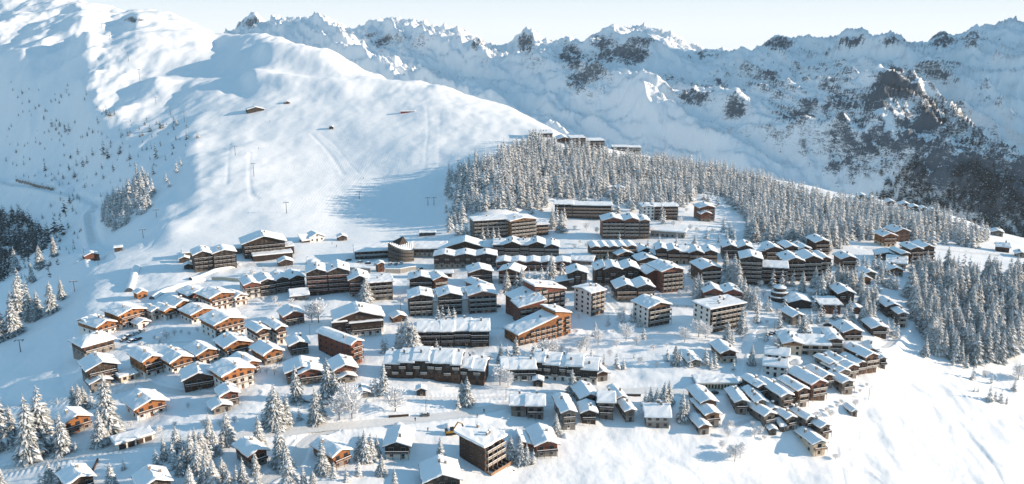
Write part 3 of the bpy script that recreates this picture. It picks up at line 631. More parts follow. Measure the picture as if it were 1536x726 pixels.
B(334, 619, 28, 7, 1, 14, "small low timber chalet with stone base, lower of two joined roofs above the road", dict(ST, up='br'), chim=0)
B(388, 699, 38, 11, 2, 24, "dark brown chalet half buried behind spruces beside the bend of the lower road", dict(DK, up='rd'))
B(513, 699, 44, 13, 2, 34, "orange timber chalet with long balcony right of the road bend at the bottom", dict(OR, lo='st'))
B(596, 688, 40, 13, 2, -8, "dark chalet with white lit roof slope and orange corner at the bottom of the picture", dict(DK, up='bk', lo='wh'), extra=None)
B(664, 741, 56, 13, 2, 6, "chalet cut by the bottom edge with bright snow roof below the terraced hotel", dict(DK, up='bk'))
B(124, 741, 40, 10, 2, 14, "snow roofed chalet cut by the bottom edge at the far left corner", DK)
B(236, 748, 46, 10, 2, 10, "chalet roof just showing at the bottom edge left of the frosted thicket", DK)
B(820, 685, 40, 14, 2, 14, "red brown chalet with bright right roof slope beside the open snow slope", dict(DK, up='rd'), extra=wing(-.6, .1, 7, 9, 1, 'ml', **dict(DK, up='rd'), chim=0, balc='none'))
B(204, 668, 52, 6, 1, 14, "low row of four garages with flat snow roof along the lower road", dict(up='gy', lo='wh', fr='dk'), name='garage', cat='garage', kind='fl', pitch=0, balc='none', chim=0, wins=False,
  extra=lambda r, w, D: [link('garage_door', garage_mesh('dk'), r, (-w / 2 + w * (i + .5) / 4, -D / 2 - .002, 0)) for i in range(4)])
B(544, 597, 19, 6, 1, 8, "tiny dark cabin with chimney beside frosted larches above the lower road", DK, **dict(name='wooden_hut', cat='hut', balc='none'))
# stepped brown building in the middle left
def stepped(root, w, D):
    section(root, w * .05, -D * .5 - 5, w * .8, 7, 3, 'gf', **dict(DK, up='rd'), chim=0); section(root, 0, -D * .5 - 11.5, w * .95, 6, 2, 'gf', **dict(DK, up='rd'), chim=0); section(root, .1, -D * .5 - 16, w * .35, 3, 1, 'gf', **dict(DK, up='rd'), chim=0, balc='none')
B(536, 546, 28, 26, 4, 38, "long stepped brown apartment house with orange sunlit side in the middle left", dict(OR, lo='rd', up='rd'), **AP, extra=None)
B(519, 570, 38, 12, 2, 12, "gabled front house with stone porch below the long stepped brown apartment house", dict(DK, up='rd'), extra=wing(0, -.6, 7, 4, 1, 'gf', **DK, balc='none', chim=0))
B(540, 500, 74, 15, 3, 6, "broad dark apartment house with layered snow roofs right of the frosted larches", dict(DK, lo='wh'), kind='gf', **AP, extra=lambda r, w, D: (section(r, w * .12, -D * .62, w * .62, 5, 2.2, 'mf', pitch=14, **dict(DK, lo='wh'), chim=0), section(r, -w * .42, -D * .3, w * .25, 9, 2, 'mf', pitch=12, **DK, chim=0, balc='none')))
# ------------------------------------------------------------------ middle rows
Lg(414, 442, 92, 15, 3, 12, "long lodge of four joined gables with lit left gable in front of the retaining wall", [(1, 0, 0, 'gf', dict(split=2, lo='wh', up='rd')), (1.1, 1, 0, 'gf'), (1, 2, 0, 'gf'), (1, 1, 0, 'gf')], dict(DK, fr='rail_lt'))
Lg(493, 441, 62, 16, 5, 0, "tall dark brown lodge with twin gables and rows of windows on the main street", [(1, 0, 0, 'gf'), (1, 0, 0, 'gf')], dict(DK, up='dk', lo='dk', rail='rd'))
B(540, 446, 30, 15, 4, 4, "dark gabled lodge wing joined right of the tall twin gabled lodge", dict(DK, lo='wh', rail='rd'), **AP)
B(572, 450, 38, 15, 4, 6, "red brown five level building with flat snow roofs behind the tall frosted spruce", dict(RD, lo='st'), kind='fl', pitch=0, balc='div', **AP)
B(450, 450, 25, 7, 1, 4, "low dark annex with snowy flat roof in front of the tall twin gabled lodge", DK, kind='mb', pitch=10, balc='none', name='annex', cat='annex', chim=0)
B(600, 483, 24, 7, 1, 16, "small brown cabin in the snow between the lower lodge and the larches", dict(BW), **dict(HT, name='wooden_hut'))
B(632, 438, 34, 12, 3, 0, "grey brown chalet with layered front, left one behind the four gabled lodge", GY, up='br', extra=None)
B(662, 438, 26, 12, 3, 18, "pink balconied chalet, right one behind the four gabled lodge", dict(RD, lo='pc', up='rd'), balc='full', split=1)
B(648, 417, 60, 5, 1, 0, "long low flat roofed garage bar above the pair of chalets", dict(up='gy', lo='gy', fr='dk'), name='garage', cat='garage', kind='fl', pitch=0, balc='none', chim=0)
Lg(680, 472, 132, 14, 4, 6, "lodge of three joined gables with white party walls and pink right end", [(1, 0, 0, 'gf', dict(balc='div')), (.25, 1.5, -1, 'mb', dict(pitch=8, up='wh', lo='wh', balc='none', wins=False)), (1, 0, 0, 'gf', dict(balc='div')), (.3, 1.5, -1, 'mb', dict(pitch=8, up='wh', lo='wh', balc='none', wins=False)), (1.2, -1, 0, 'gf', dict(up='pk', lo='pc', rail='rail_lt', balc='div'))], dict(GY, up='dk'))
B(730, 456, 26, 16, 4, 36, "pink rear wing with strongly lit balconies behind the three gabled lodge", dict(RD, up='pk', lo='pc'), balc='full', **AP)
B(722, 427, 36, 13, 3, 8, "dark chalet left of the single frosted spruce below the resort centre", DK)
B(764, 427, 37, 13, 3, -14, "brown chalet with stone base right of the single frosted spruce below the resort centre", dict(BW, lo='st'))
Lg(680, 520, 108, 14, 3, -2, "long dark brown terrace with stepped snow roofs and white ground floor doors", [(1.4, 0, 0, 'as'), (.8, 0, 0, 'as'), (1, 1, 0, 'as', dict(balc='div')), (1.1, 0, 0, 'as')], dict(DK, lo='dk', up='dk'), pitch=16, balc='div', split=1)
Lg(634, 569, 116, 13, 3, -10, "left longer terrace of the brown pair with six stepped snow roofs above the lower road", [(1, 0, -.3, 'as'), (1, 0, 0, 'as'), (1, .6, .3, 'as'), (.5, .6, 0, 'as', dict(chim=0)), (1.2, 0, 0, 'as'), (.6, 0, -.2, 'as')], dict(BW, up='dk', lo='br'), pitch=17, balc='alt', split=1)
Lg(706, 577, 44, 12, 3, -12, "right shorter terrace of the brown pair with orange sunlit end wall", [(1, 0, 0, 'as'), (1, 0, -.3, 'as')], dict(BW, up='dk', lo='br'), pitch=17, balc='alt', split=1)
Lg(778, 570, 52, 12, 2, 4, "low dark wing with columns, left part of the black and white terrace", [(1, 0, 0, 'as'), (.8, 0, 0, 'as')], dict(DK, up='bk', lo='wh', rail='bk'), pitch=17, balc='div')
Lg(848, 573, 96, 12, 3, -6, "black timber terrace with white balcony rails and stepped snow roofs above the lower road", [(.6, 0, .4, 'as'), (1, 0, 0, 'as'), (.5, .6, -.3, 'as'), (1, 0, 0, 'as'), (1, .3, -.5, 'as')], dict(DK, up='bk', lo='wh', rail='rail_lt'), pitch=17, balc='alt')
B(903, 572, 26, 12, 1.5, 22, "small end house with timber gable at the right of the black timber terrace", dict(BW, up='br'), kind='gf', chim=0)
B(632, 594, 13, 4, 1, 0, "tiny round roofed shelter in front of the longer brown terrace", DK, **dict(HT, name='shelter'))
B(807, 580, 14, 4, 1, 0, "tiny dark entrance porch hut in front of the black and white terrace", DK, **dict(HT, name='shelter'))
# orange group in the centre
Lg(812, 474, 82, 14, 5, 30, "reddish apartment block with long sloping snow roof rising in the village centre", [(.7, 0, -1, 'mr'), (1.2, 0, 0, 'ml', dict(pitch=11))], dict(RD, up='rd', lo='pc'), pitch=14, balc='bay', split=0, dbl=3.4)
B(798, 488, 44, 12, 4, 20, "pinkish brown block with mono pitched snow roof in front of the reddish block", dict(RD, up='rd', lo='pc'), kind='mr', pitch=11, balc='bay', split=0, **AP)
Lg(818, 511, 92, 13, 4, 36, "big orange wooden apartment block with bright balconies and sloping snow roof", [(1, 0, -1.6, 'mr'), (.42, .6, .4, 'ml')], dict(up='or', lo='or', rail='tn', fr='rd'), pitch=12, balc='bay', split=0, dbl=3.4)
B(896, 472, 36, 14, 5, 44, "white tower block with balconied side and low snow roof right of the orange blocks", dict(up='wh', lo='wh', rail='rail_lt', fr='dk'), kind='gs', pitch=9, balc='bay', front='tn', **AP, split=0, dbl=3, chim=2)
B(866, 436, 30, 12, 4, 6, "slim dark timber tower chalet with grey base left of the white balconied blocks", dict(DK, up='dk', lo='gy'), balc='alt', **AP, extra=wing(-.68, -.1, 9, 9, 2, 'mr', up='dk', lo='st', chim=0, balc='none', pitch=10))
Lg(925, 431, 68, 15, 4, 8, "dark building with three snow roofs and stone terraces above the village centre", [(.5, 0, 0, 'mr'), (1, -1, .3, 'gf'), (1, 0, .2, 'gf')], dict(DK, lo='st'), balc='alt', split=1)
Lg(952, 452, 60, 14, 3, 14, "dark brown chalet hotel with wide snow roof and white garage base in the centre", [(1.2, 0, 0, 'gf', dict(lo='st')), (1, -1.5, .2, 'gf', dict(lo='wh', rail='tn'))], dict(DK, rail='tn'), balc='full')
B(1008, 438, 46, 18, 5, 30, "big red brown gabled block with six balcony levels right of the village centre", dict(RD, up='rd', lo='rd', rail='rail_lt'), balc='div', **AP, split=0, extra=wing(-.62, .25, 9, 12, 4, 'gf', up='rd', lo='rd', chim=0, wins=False))
B(988, 488, 48, 14, 4, 38, "white walled block with brown gabled balcony front above the open snow slope", dict(up='wh', lo='wh', rail='rail_lt', fr='dk'), balc='div', front='br', **AP, split=0)
B(1066, 428, 40, 16, 4, 26, "thick snow roofed brown apartment house behind two frosted spruces", dict(up='br', lo='cr', rail='rail_lt', fr='dk'), balc='full', **AP)
Lg(1083, 459, 58, 12, 3, 14, "small red brown house with two front gables behind the white slab block", [(1, 0, 0, 'gf'), (.9, -.5, 0, 'gf')], dict(RD, up='rd', lo='rd'), split=0)
B(1089, 495, 66, 14, 5, 42, "white slab block with dark gridded balconies and flat snow roof", dict(up='wh', lo='wh', rail='rail_lt', fr='dk'), kind='fl', pitch=0, balc='div', front='dk', **AP, split=0, chim=4, dbl=3.2)  # dark front panel colours in the shade of the balcony recesses
# ------------------------------------------------------------------ resort centre and hotel
B(398, 386, 62, 18, 4, 6, "tall dark hotel with wide gable left above the village beside the piste", dict(up='dk', lo='co', rail='dk', fr='rail_lt'), balc='div', name='hotel', cat='hotel', ov=1.6, extra=lambda r, w, D: (section(r, w * .15, -D * .5 - 5, w * .95, 9, 1.4, 'fl', pitch=0, up='dk', lo='co', split=0, chim=0, balc='none', ov=.4), section(r, w * .6, -1, w * .26, 12, 2, 'fl', pitch=0, up='dk', lo='co', split=0, chim=0, balc='none', ov=.4)))
B(322, 384, 88, 9, 1.4, 2, "long low grey building with flat snow roof left of the tall hotel", dict(up='gy', lo='gy', fr='dk'), name='low_building', cat='building', kind='fl', pitch=0, balc='none', chim=0, split=0)
Lg(324, 404, 62, 15, 4, 6, "dark brown twin gabled house with thick snow roofs below the tall hotel", [(1, 0, 0, 'gf'), (1.25, -1.5, 0, 'gf')], dict(up='dk', lo='gy', rail='dk', fr='rail_lt'), split=1, balc='full')
B(429, 399, 22, 8, 1, 6, "small dark cabin with snow roof on the street below the tall hotel", DK, **dict(HT))
B(277, 394, 14, 5, 1, 0, "small dark shed left of the twin gabled house, upper of two", DK, **dict(HT, name='wooden_hut'))
B(283, 404, 12, 5, 1, 0, "small round roofed shed left of the twin gabled house, lower of two", DK, **dict(HT, name='wooden_hut'))
B(476, 362, 26, 10, 1.3, 22, "low white ski hut with bright snow roof standing on the piste edge", dict(up='wh', lo='wh', fr='dk'), name='ski_hut', cat='hut', balc='none', chim=0, extra=wing(-.8, -.2, 5, 6, .8, 'mb', up='dk', lo='dk', chim=0, balc='none', wins=False))
B(514, 361, 14, 6, 1, 10, "tiny dark ski hut alone on the flat snow above the resort centre", dict(DK), **dict(HT, name='ski_hut'))
B(561, 388, 56, 14, 2, 2, "low glazed building with flat snow roof left of the curved pavilion", dict(up='gy', lo='co', rail='co', fr='dk'), name='low_building', cat='building', kind='mb', pitch=5, balc='div', chim=0, split=0, extra=lambda r, w, D: section(r, w * .58, -2, w * .22, D * .7, 1, 'fl', pitch=0, up='gy', lo='gy', split=0, chim=0, balc='none'))
def pavilion():
    root, sc = placed('pavilion', 602, 392, 0, "curved boat shaped dark pavilion with upswept roof at the resort centre", 'pavilion', 14)
    w = 38 * sc; b = MB(); s_ = MB(); n = 14
    pts = [(-w / 2 + w * i / n, -7 + 5.5 * (i / n) ** 1.5 * 0 - 3.0 * math.sin(PI * i / n) + (1 - i / n) * 0) for i in range(n + 1)]
    top = [13.5 - 5.5 * math.sin(PI * .5 * i / n) for i in range(n + 1)]
    for i in range(n):
        (x0, y0), (x1, y1) = pts[i], pts[i + 1]
        for k in range(5):
            za, zb = -3 + (top[i] + 3) * k / 5, -3 + (top[i] + 3) * (k + .8) / 5; zc, zd = -3 + (top[i + 1] + 3) * k / 5, -3 + (top[i + 1] + 3) * (k + .8) / 5
            b.poly([(x0, y0, za), (x1, y1, zc), (x1, y1, zd), (x0, y0, zb)], 'gy'); ze, zf_ = -3 + (top[i] + 3) * (k + 1) / 5, -3 + (top[i + 1] + 3) * (k + 1) / 5
            b.poly([(x0, y0 + .3, zb), (x1, y1 + .3, zd), (x1, y1 + .3, zf_), (x0, y0 + .3, ze)], 'glass')
    b.poly([(-w / 2, pts[0][1], -3), (-w / 2, 7, -3), (-w / 2, 7, 11), (-w / 2, pts[0][1], top[0])][::-1], 'dk'); b.poly([(w / 2, pts[-1][1], -3), (w / 2, 7, -3), (w / 2, 7, 9), (w / 2, pts[-1][1], top[-1])], 'dk')
    b.poly([(-w / 2, 7, -3), (w / 2, 7, -3), (w / 2, 7, 9), (-w / 2, 7, 11)][::-1], 'dk'); b.build('wall', root)
    roof = MB()
    for i in range(n):
        (x0, y0), (x1, y1) = pts[i], pts[i + 1]; z0, z1 = top[i] - 1.2, top[i + 1] - 1.2
        roof.poly([(x0, y0 + .4, z0), (x1, y1 + .4, z1), (x1, 7, 9.6), (x0, 7, 10.2)], 'dk'); s_.poly([(x0, y0 + .5, z0 + .5), (x1, y1 + .5, z1 + .5), (x1, 6.9, 10.1), (x0, 6.9, 10.7)], 'snow')
    r = roof.build('roof', root); s_.build('snow_cover', r)
    c = MB(); c.poly([(-w * .1, -2, 9), (w * .28, 5, 10), (w * .1, 7, 14.5)], 'dk'); c.poly([(-w * .1, -2, 9), (w * .1, 7, 14.5), (-w * .35, 6, 11)], 'dk'); c.build('skylight_fin', root)
pavilion()
Lg(692, 384, 146, 17, 2, -2, "resort centre hall with big sweeping snow roof and dark gabled front", [(1.3, 0, 0, 'gs', dict(pitch=17, balc='none', ov=1)), (1.5, -1.5, .4, 'gf', dict(pitch=17, rail='co')), (1, 0, .2, 'gs', dict(pitch=17))], dict(up='dk', lo='co', rail='co', fr='rail_lt'), name='resort_hall', cat='building', balc='full', chim=0)
Lg(698, 402, 94, 13, 3, -2, "long dark residence with three low gables in front of the resort hall", [(1, 0, 0, 'gf'), (1, 0, 0, 'gf'), (1, 0, 0, 'gf')], dict(up='dk', lo='co', rail='dk', fr='rail_lt'), pitch=13, balc='alt')
Lg(789, 386, 98, 16, 3, 0, "large grey brown residence with four gables at the right of the resort hall", [(.7, 2, 0, 'gs'), (1, 0, .3, 'gf'), (.6, 2, 0, 'gs'), (1, 0, .3, 'gf'), (.9, -1, -.2, 'gf')], dict(up='dk', lo='co', rail='gy', fr='rail_lt'), balc='full', chim=2)
Lg(800, 406, 110, 12, 2, 0, "long low red brown row with five small gables and a balcony arcade", [(1, 0, 0, 'gf')] * 5, dict(up='rd', lo='rd', rail='rd', fr='rail_lt'), pitch=12, balc='div', split=0, chim=0)
B(872, 397, 34, 10, 1, -8, "low dark annex with snow roof right of the long red brown row", dict(DK, up='rd'), name='annex', cat='annex', kind='mb', pitch=8, balc='none', chim=0)
Lg(920, 388, 70, 14, 3, 12, "long sunlit tan residence with five small gables behind the centre", [(1, 0, 0, 'gf')] * 5, dict(up='br', lo='cr', rail='tn', fr='dk'), pitch=16, balc='div', chim=0)
Lg(1030, 397, 92, 15, 3, 8, "crowded brown residence of five mixed gables above the thick roofed house", [(.8, 4, .3, 'gf', dict(up='dk')), (.9, 2, .2, 'gf'), (.6, 2, 0, 'gs'), (1, 0, 0, 'gf'), (1, 1, 0, 'gf')], dict(up='br', lo='cr', rail='tn', fr='dk'), balc='full')
B(938, 393, 30, 12, 2, 24, "small snow roofed chalet directly below the sunlit five gabled residence", dict(BW, up='br'))
B(968, 388, 28, 12, 2, 28, "dark chalet with right facing gable behind the big red brown block", DK)
B(972, 402, 34, 12, 2, 20, "low brown chalet wedged directly above the big red brown gabled block", dict(BW, up='dk'))
B(992, 393, 22, 10, 2, 24, "small dark chalet between the low brown chalet and crowded residence", DK)
Lg(1106, 389, 46, 14, 3, 8, "dark double gabled lodge at left of the upper lodge row", [(1, 0, 0, 'gf'), (1, 0, 0, 'gf')], dict(up='dk', lo='st', rail='dk', fr='rail_lt'))
Lg(1152, 392, 44, 14, 3, 22, "brown lodge with ribbed snow roofs in the middle of the upper lodge row", [(.7, 2, -.5, 'gs'), (1, 0, 0, 'gf')], dict(up='br', lo='st', rail='tn', fr='rail_lt'))
Lg(1196, 389, 42, 14, 3, 24, "pair of sunlit brown gables right in the upper lodge row", [(1, 0, 0, 'gf'), (1, -1, -.3, 'gf')], dict(up='br', lo='cr', rail='tn', fr='dk'))
B(1232, 386, 28, 14, 4, 26, "tall brown chalet below the forest closing the upper lodge row on the right", dict(up='br', lo='cr', rail='tn', fr='dk'))
Lg(1125, 427, 34, 16, 6, 6, "tall dark gabled wing forming the left end of the huge brown lodge", [(1, 0, 0, 'gf')], dict(up='dk', lo='dk', rail='gy', fr='rail_lt'), balc='div', split=0)
Lg(1160, 427, 40, 15, 4, 6, "lower eave fronted middle wing of the huge brown lodge", [(1, 0, 0, 'gs')], dict(up='dk', lo='dk', rail='br', fr='rail_lt'), balc='div', split=0)
Lg(1212, 423, 76, 16, 5, 22, "curved right wing of the huge brown lodge with sunlit balcony bands", [(1, 0, 0, 'gf'), (1, 1.5, .2, 'gf'), (.6, 4, 0, 'gf')], dict(up='br', lo='br', rail='rail_lt', fr='dk'), balc='div', split=0)
B(1272, 406, 28, 12, 3, 26, "brown chalet with sunny gable right of the huge brown lodge", dict(up='br', lo='cr', rail='tn', fr='dk'))
B(1200, 463, 40, 14, 1.4, 18, "wide low dark hall with one large shallow gable near the round house", dict(up='dk', lo='dk', fr='dk'), name='hall', cat='building', balc='none', split=0, chim=0)
B(1245, 471, 36, 14, 2, 18, "flat roofed brown timber building with red ground floor in the right quarter", dict(up='br', lo='rd', fr='dk'), kind='fl', pitch=0, balc='none', name='timber_building', cat='building', chim=0)
B(1268, 460, 30, 13, 3, 22, "dark stone and timber chalet above the flat roofed brown building", dict(up='dk', lo='st', rail='dk', fr='rail_lt'), balc='alt')
B(1284, 471, 22, 6, 1, 14, "tiny low brown shed right of the flat roofed brown building", BW, **dict(HT))
B(1196, 488, 26, 11, 2, 34, "dark cube chalet with snow roof on the plateau behind parked cars", dict(up='gy', lo='st', fr='dk'), balc='none')
def round_house():
    root, sc = placed('round_house', 1168, 454, 0, "round dark igloo like house with stacked snowy terraces below the huge lodge", 'house', 12)
    R = 15 * sc; z = -2
    for i, (r, h) in enumerate(((1, 4.6), (.82, 2.6), (.6, 2.4))):
        b = MB(); n = 20
        ring = [(R * r * math.cos(2 * PI * k / n), R * r * math.sin(2 * PI * k / n)) for k in range(n)]
        for k in range(n):
            a, c = ring[k], ring[(k + 1) % n]; b.poly([(*a, z), (*c, z), (*c, z + h * .5), (*a, z + h * .5)], 'dk'); q = .985
            b.poly([(a[0] * q, a[1] * q, z + h * .5), (c[0] * q, c[1] * q, z + h * .5), (c[0] * q, c[1] * q, z + h), (a[0] * q, a[1] * q, z + h)], 'glass' if k % 2 else 'dk')
        b.build('wall', root); s_ = MB(); z += h; q2 = 1.06 if i < 2 else 1.1
        for k in range(n):
            a, c = ring[k], ring[(k + 1) % n]
            s_.poly([(a[0] * q2, a[1] * q2, z), (c[0] * q2, c[1] * q2, z), (c[0] * q2, c[1] * q2, z + .4), (a[0] * q2, a[1] * q2, z + .4)], 'snow'); s_.poly([(a[0] * q2, a[1] * q2, z + .4), (c[0] * q2, c[1] * q2, z + .4), (0, 0, z + (.9 if i < 2 else 2.0))], 'snow')
        s_.build('snow_cover', root); z += .1
round_house()
# ------------------------------------------------------------------ forest hill buildings
Lg(874, 328, 84, 14, 4, 0, "long dark apartment bar with flat snow roof at the forest foot", [(.45, 0, .2, 'fl'), (1, 0, 0, 'fl', dict(balc='div'))], dict(up='dk', lo='dk', rail='tn', fr='rail_lt'), pitch=0, balc='div', split=0, chim=0, ov=1.0)
Lg(990, 330, 56, 14, 4, 14, "brown apartment block with white end wall and lit snow roof in front of the forest", [(.5, 0, 0, 'gf', dict(up='wh', lo='wh', balc='none', pitch=8)), (1, .5, 0, 'gs', dict(pitch=8))], dict(up='br', lo='br', rail='tn', fr='dk'), balc='div', split=0)
B(1060, 331, 28, 13, 4, 22, "stepped dark chalet with three snow roofs at the clearing in the forest edge", dict(DK, up='rd', lo='st'), extra=wing(-.2, -.6, 8, 6, 2.5, 'gf', **dict(DK, up='rd', balc='none', chim=0)))
Lg(938, 358, 72, 16, 5, 8, "red brown block with wide gable and two narrow gables above the residences", [(1.1, 0, 0, 'gf', dict(up='rd')), (.7, -1, .2, 'gf'), (.5, -1.5, 0, 'gf', dict(rail='tn', up='tn'))], dict(RD, lo='rd'), balc='div', split=0)
B(1001, 356, 52, 12, 1.6, -6, "grey concrete low building with flat snow roof right of the red brown block", dict(up='co', lo='co', fr='dk'), kind='fl', pitch=0, balc='none', name='low_building', cat='building', chim=0, split=0)
B(931, 291, 14, 10, 2, 18, "brown house roof poking out of the middle of the dense forest", dict(BW, up='br'))
Lg(738, 357, 58, 14, 5, 14, "pale balconied block on the left behind forest edge trees at the piste", [(1, 0, 0, 'fl', dict(up='gy'))], dict(up='gy', lo='wh', rail='rail_lt', fr='dk'), pitch=0, balc='div', split=0, chim=1, ov=.6)
Lg(785, 357, 46, 15, 5, 26, "sunlit cream and brown block with balcony bands behind the resort hall", [(1, 0, 0, 'gf', dict(up='tn', lo='cr', pitch=9))], dict(up='tn', lo='cr', rail='rail_lt', fr='dk'), balc='div', split=0)
B(812, 353, 26, 12, 3, 18, "lower brown block with open balconies right of the sunlit cream block", dict(up='br', lo='br', rail='tn', fr='dk'), kind='fl', pitch=0, balc='div', **AP, split=0, chim=0)
Lg(872, 222, 70, 22, 3, 10, "terraced hotel complex on the wooded ridge above the forest", [(.8, 6, .5, 'gf'), (1, 2, 1, 'fl', dict(pitch=0)), (1.2, -3, 0, 'fl', dict(pitch=0))], dict(up='br', lo='st', rail='tn', fr='dk'), name='hotel', cat='hotel', balc='div', dbl=4, chim=0)
B(812, 206, 34, 14, 1.6, 6, "small dark ridge house left of the terraced hotel on the wooded ridge", DK, kind='mb', pitch=8, balc='none')
Lg(940, 228, 44, 16, 2, 6, "dark flat roofed lodge right of the terraced hotel on the wooded ridge", [(1, 0, 0, 'fl'), (.7, 3, -.3, 'fl')], dict(up='bk', lo='dk', rail='gy', fr='dk'), balc='full', pitch=0, chim=0)
# ------------------------------------------------------------------ right quarter
B(1352, 363, 30, 14, 3, 34, "large brown barn like chalet below the forest tip at the right", dict(up='br', lo='br', rail='br', fr='dk'), balc='none', split=0)
B(1333, 370, 26, 12, 3, 32, "sunlit chalet with balconies left of the large brown barn like chalet", dict(up='or', lo='cr', rail='tn', fr='dk'))
Lg(1382, 397, 42, 14, 4, 32, "tan balconied residence with bright snow roof beside the forest at right", [(1, 0, 0, 'gf'), (1.1, 1, .2, 'gf')], dict(up='br', lo='cr', rail='tn', fr='dk'), balc='div')
B(1356, 398, 16, 14, 3, 32, "grey stone wall house attached left of the tan balconied residence", dict(up='gy', lo='gy', fr='dk'), balc='none', split=0)
B(1331, 391, 34, 12, 1.4, 10, "dark low house with wide gable in front of the tan residence", DK, balc='none')
B(1344, 402, 26, 10, 1.2, 0, "small flat snow roofed house below the dark low wide gable", dict(GY), kind='mb', pitch=12, balc='none')
B(1342, 414, 30, 12, 1.4, 26, "house with broad white roof among frosted trees left of the right forest", dict(BW), balc='none')
B(1304, 419, 24, 11, 1.4, 26, "snow roofed house hidden between frosted spruces in the right quarter, upper one", dict(GY), balc='none')
B(1297, 427, 22, 9, 1.4, 26, "orange gabled house peeking out between frosted spruces in the right quarter", dict(OR, lo='br'), balc='none')
B(1278, 512, 36, 13, 2, 28, "brown chalet with white snow roof right above the large gabled building", dict(BW, up='br', lo='st'))
B(1318, 506, 30, 12, 2, 26, "dark chalet with tan gable between spruces near the right forest edge", dict(BW, up='br', lo='br'), split=0)
B(1338, 476, 28, 13, 2.5, 28, "dark stone chalet with rounded snow roof, upper of the pair at the forest corner", dict(up='dk', lo='gy', rail='dk', fr='rail_lt'))
B(1352, 491, 18, 12, 3, 26, "grey chalet with snowy balconies, lower of the pair at the forest corner", dict(up='gy', lo='gy', rail='rail_lt', fr='dk'))
B(1320, 474, 14, 8, 1, 20, "low lean-to annex on the left of the forest corner chalets", GY, **dict(HT, name='annex'), kind='mb', pitch=10) if False else None
Lg(1218, 533, 92, 15, 2, 16, "large building with bright timber gable over cream walls and garages above the old hamlet", [(1, -2, .4, 'gf', dict(up='tn', lo='cr', split=2, balc='none', ov=1)), (1.6, 0, 0, 'gs', dict(up='cr', lo='cr', balc='div')), (.7, 2, .8, 'gf', dict(up='br', balc='full'))], dict(up='br', lo='cr', rail='rail_lt', fr='dk'), dbl=4.2, pitch=16)
B(1162, 565, 32, 9, 2, 2, "white rendered house with lower roof step below the road junction", dict(up='wh', lo='wh', fr='dk', rail='dk'), kind='gs', balc='none', extra=lambda r, w, D: section(r, w * .06, D * .95, w * 1.0, 9, 3, 'gs', up='wh', lo='wh', fr='dk', balc='none'))
B(1278, 529, 26, 8, 1, 20, "small cream house with snow roof below the brown chalet near the old hamlet", dict(up='cr', lo='cr', fr='dk'), kind='gs', balc='none', chim=0)
def arches(r, w, D):
    b = MB(); n = 12
    for i in range(n + 1): x = -w / 2 + w * i / n; b.box(x - .3, x + .3, -D / 2 - 1.2, -D / 2 - .01, -.5, 2.6, 'cr')
    b.box(-w / 2 - .3, w / 2 + .3, -D / 2 - 1.3, -D / 2 - .01, 2.601, 3.1, 'cr'); b.build('arcade', r)
B(1075, 583, 60, 8, 1, 16, "long low garage with a row of cream pillars beside the car park", dict(up='dk', lo='dk', fr='dk'), kind='fl', pitch=0, name='garage', cat='garage', balc='none', chim=0, split=0, wins=False, extra=arches)
B(1092, 544, 32, 13, 2, 24, "timber chalet with lit gable standing among frosted trees above the car park", dict(BW, up='br', lo='cr'))
B(1042, 550, 26, 12, 1, 22, "low dark chalet with broad white roof among spruces left of the lit chalet", DK, balc='none')
# hamlet row at the bottom centre
B(778, 625, 22, 10, 2, 0, "grey stone half of a twin house on the lower road, left roof", dict(up='gy', lo='st', fr='dk', rail='dk'), kind='gs', balc='alt')
B(803, 628, 25, 10, 2.3, 2, "grey stone half of a twin house on the lower road, higher right roof", dict(up='gy', lo='st', fr='dk', rail='dk'), kind='gs', balc='full')
B(853, 645, 28, 16, 3, 14, "dark stone and timber house with white lit right slope, first of the hamlet row", dict(up='gy', lo='st', rail='gy', fr='wh'))
B(884, 613, 34, 13, 2, 18, "stone house behind the first hamlet houses with white gable patch", ST, balc='none')
B(883, 636, 23, 9, 2, 8, "small dark house on posts in front of the stone hamlet house", dict(up='dk', lo='dk', rail='dk', fr='rail_lt'))
B(909, 629, 22, 10, 3, 2, "narrow tall grey house with snowy balconies in the hamlet row", dict(up='gy', lo='gy', rail='dk', fr='dk'), kind='gs', balc='full')
B(932, 613, 20, 12, 2, 20, "little house with pale gable behind the long roofed hamlet house", dict(up='gy', lo='cr', fr='dk'), balc='none')
B(945, 633, 22, 18, 2, 22, "long roofed stone house with dark timber gable in the hamlet row", ST, balc='alt')
B(986, 642, 38, 12, 2, 8, "pale grey stone house with eaves front and dark doorway, right end of hamlet row", dict(up='co', lo='st', fr='dk', rail='dk'), kind='gs', balc='none', chim=2)
B(1062, 622, 36, 15, 2, 24, "chalet with tan gable at the rear left of the old hamlet cluster", dict(BW, up='br', lo='st'))
B(1068, 641, 34, 15, 2, 26, "brown timber chalet with double balcony in front of the tan gabled chalet", dict(up='tn', lo='st', rail='br', fr='dk'))
B(1056, 652, 24, 10, 1.5, 26, "low brown annex house in front of the double balcony chalet", dict(BW, up='br', lo='st'), chim=0)
B(1111, 622, 26, 13, 2, 20, "stone house with dark balcony in the middle of the old hamlet", ST, chim=1)
B(1140, 622, 24, 14, 2, 26, "stone house with two chimneys right of the dark balcony house", ST, chim=2)
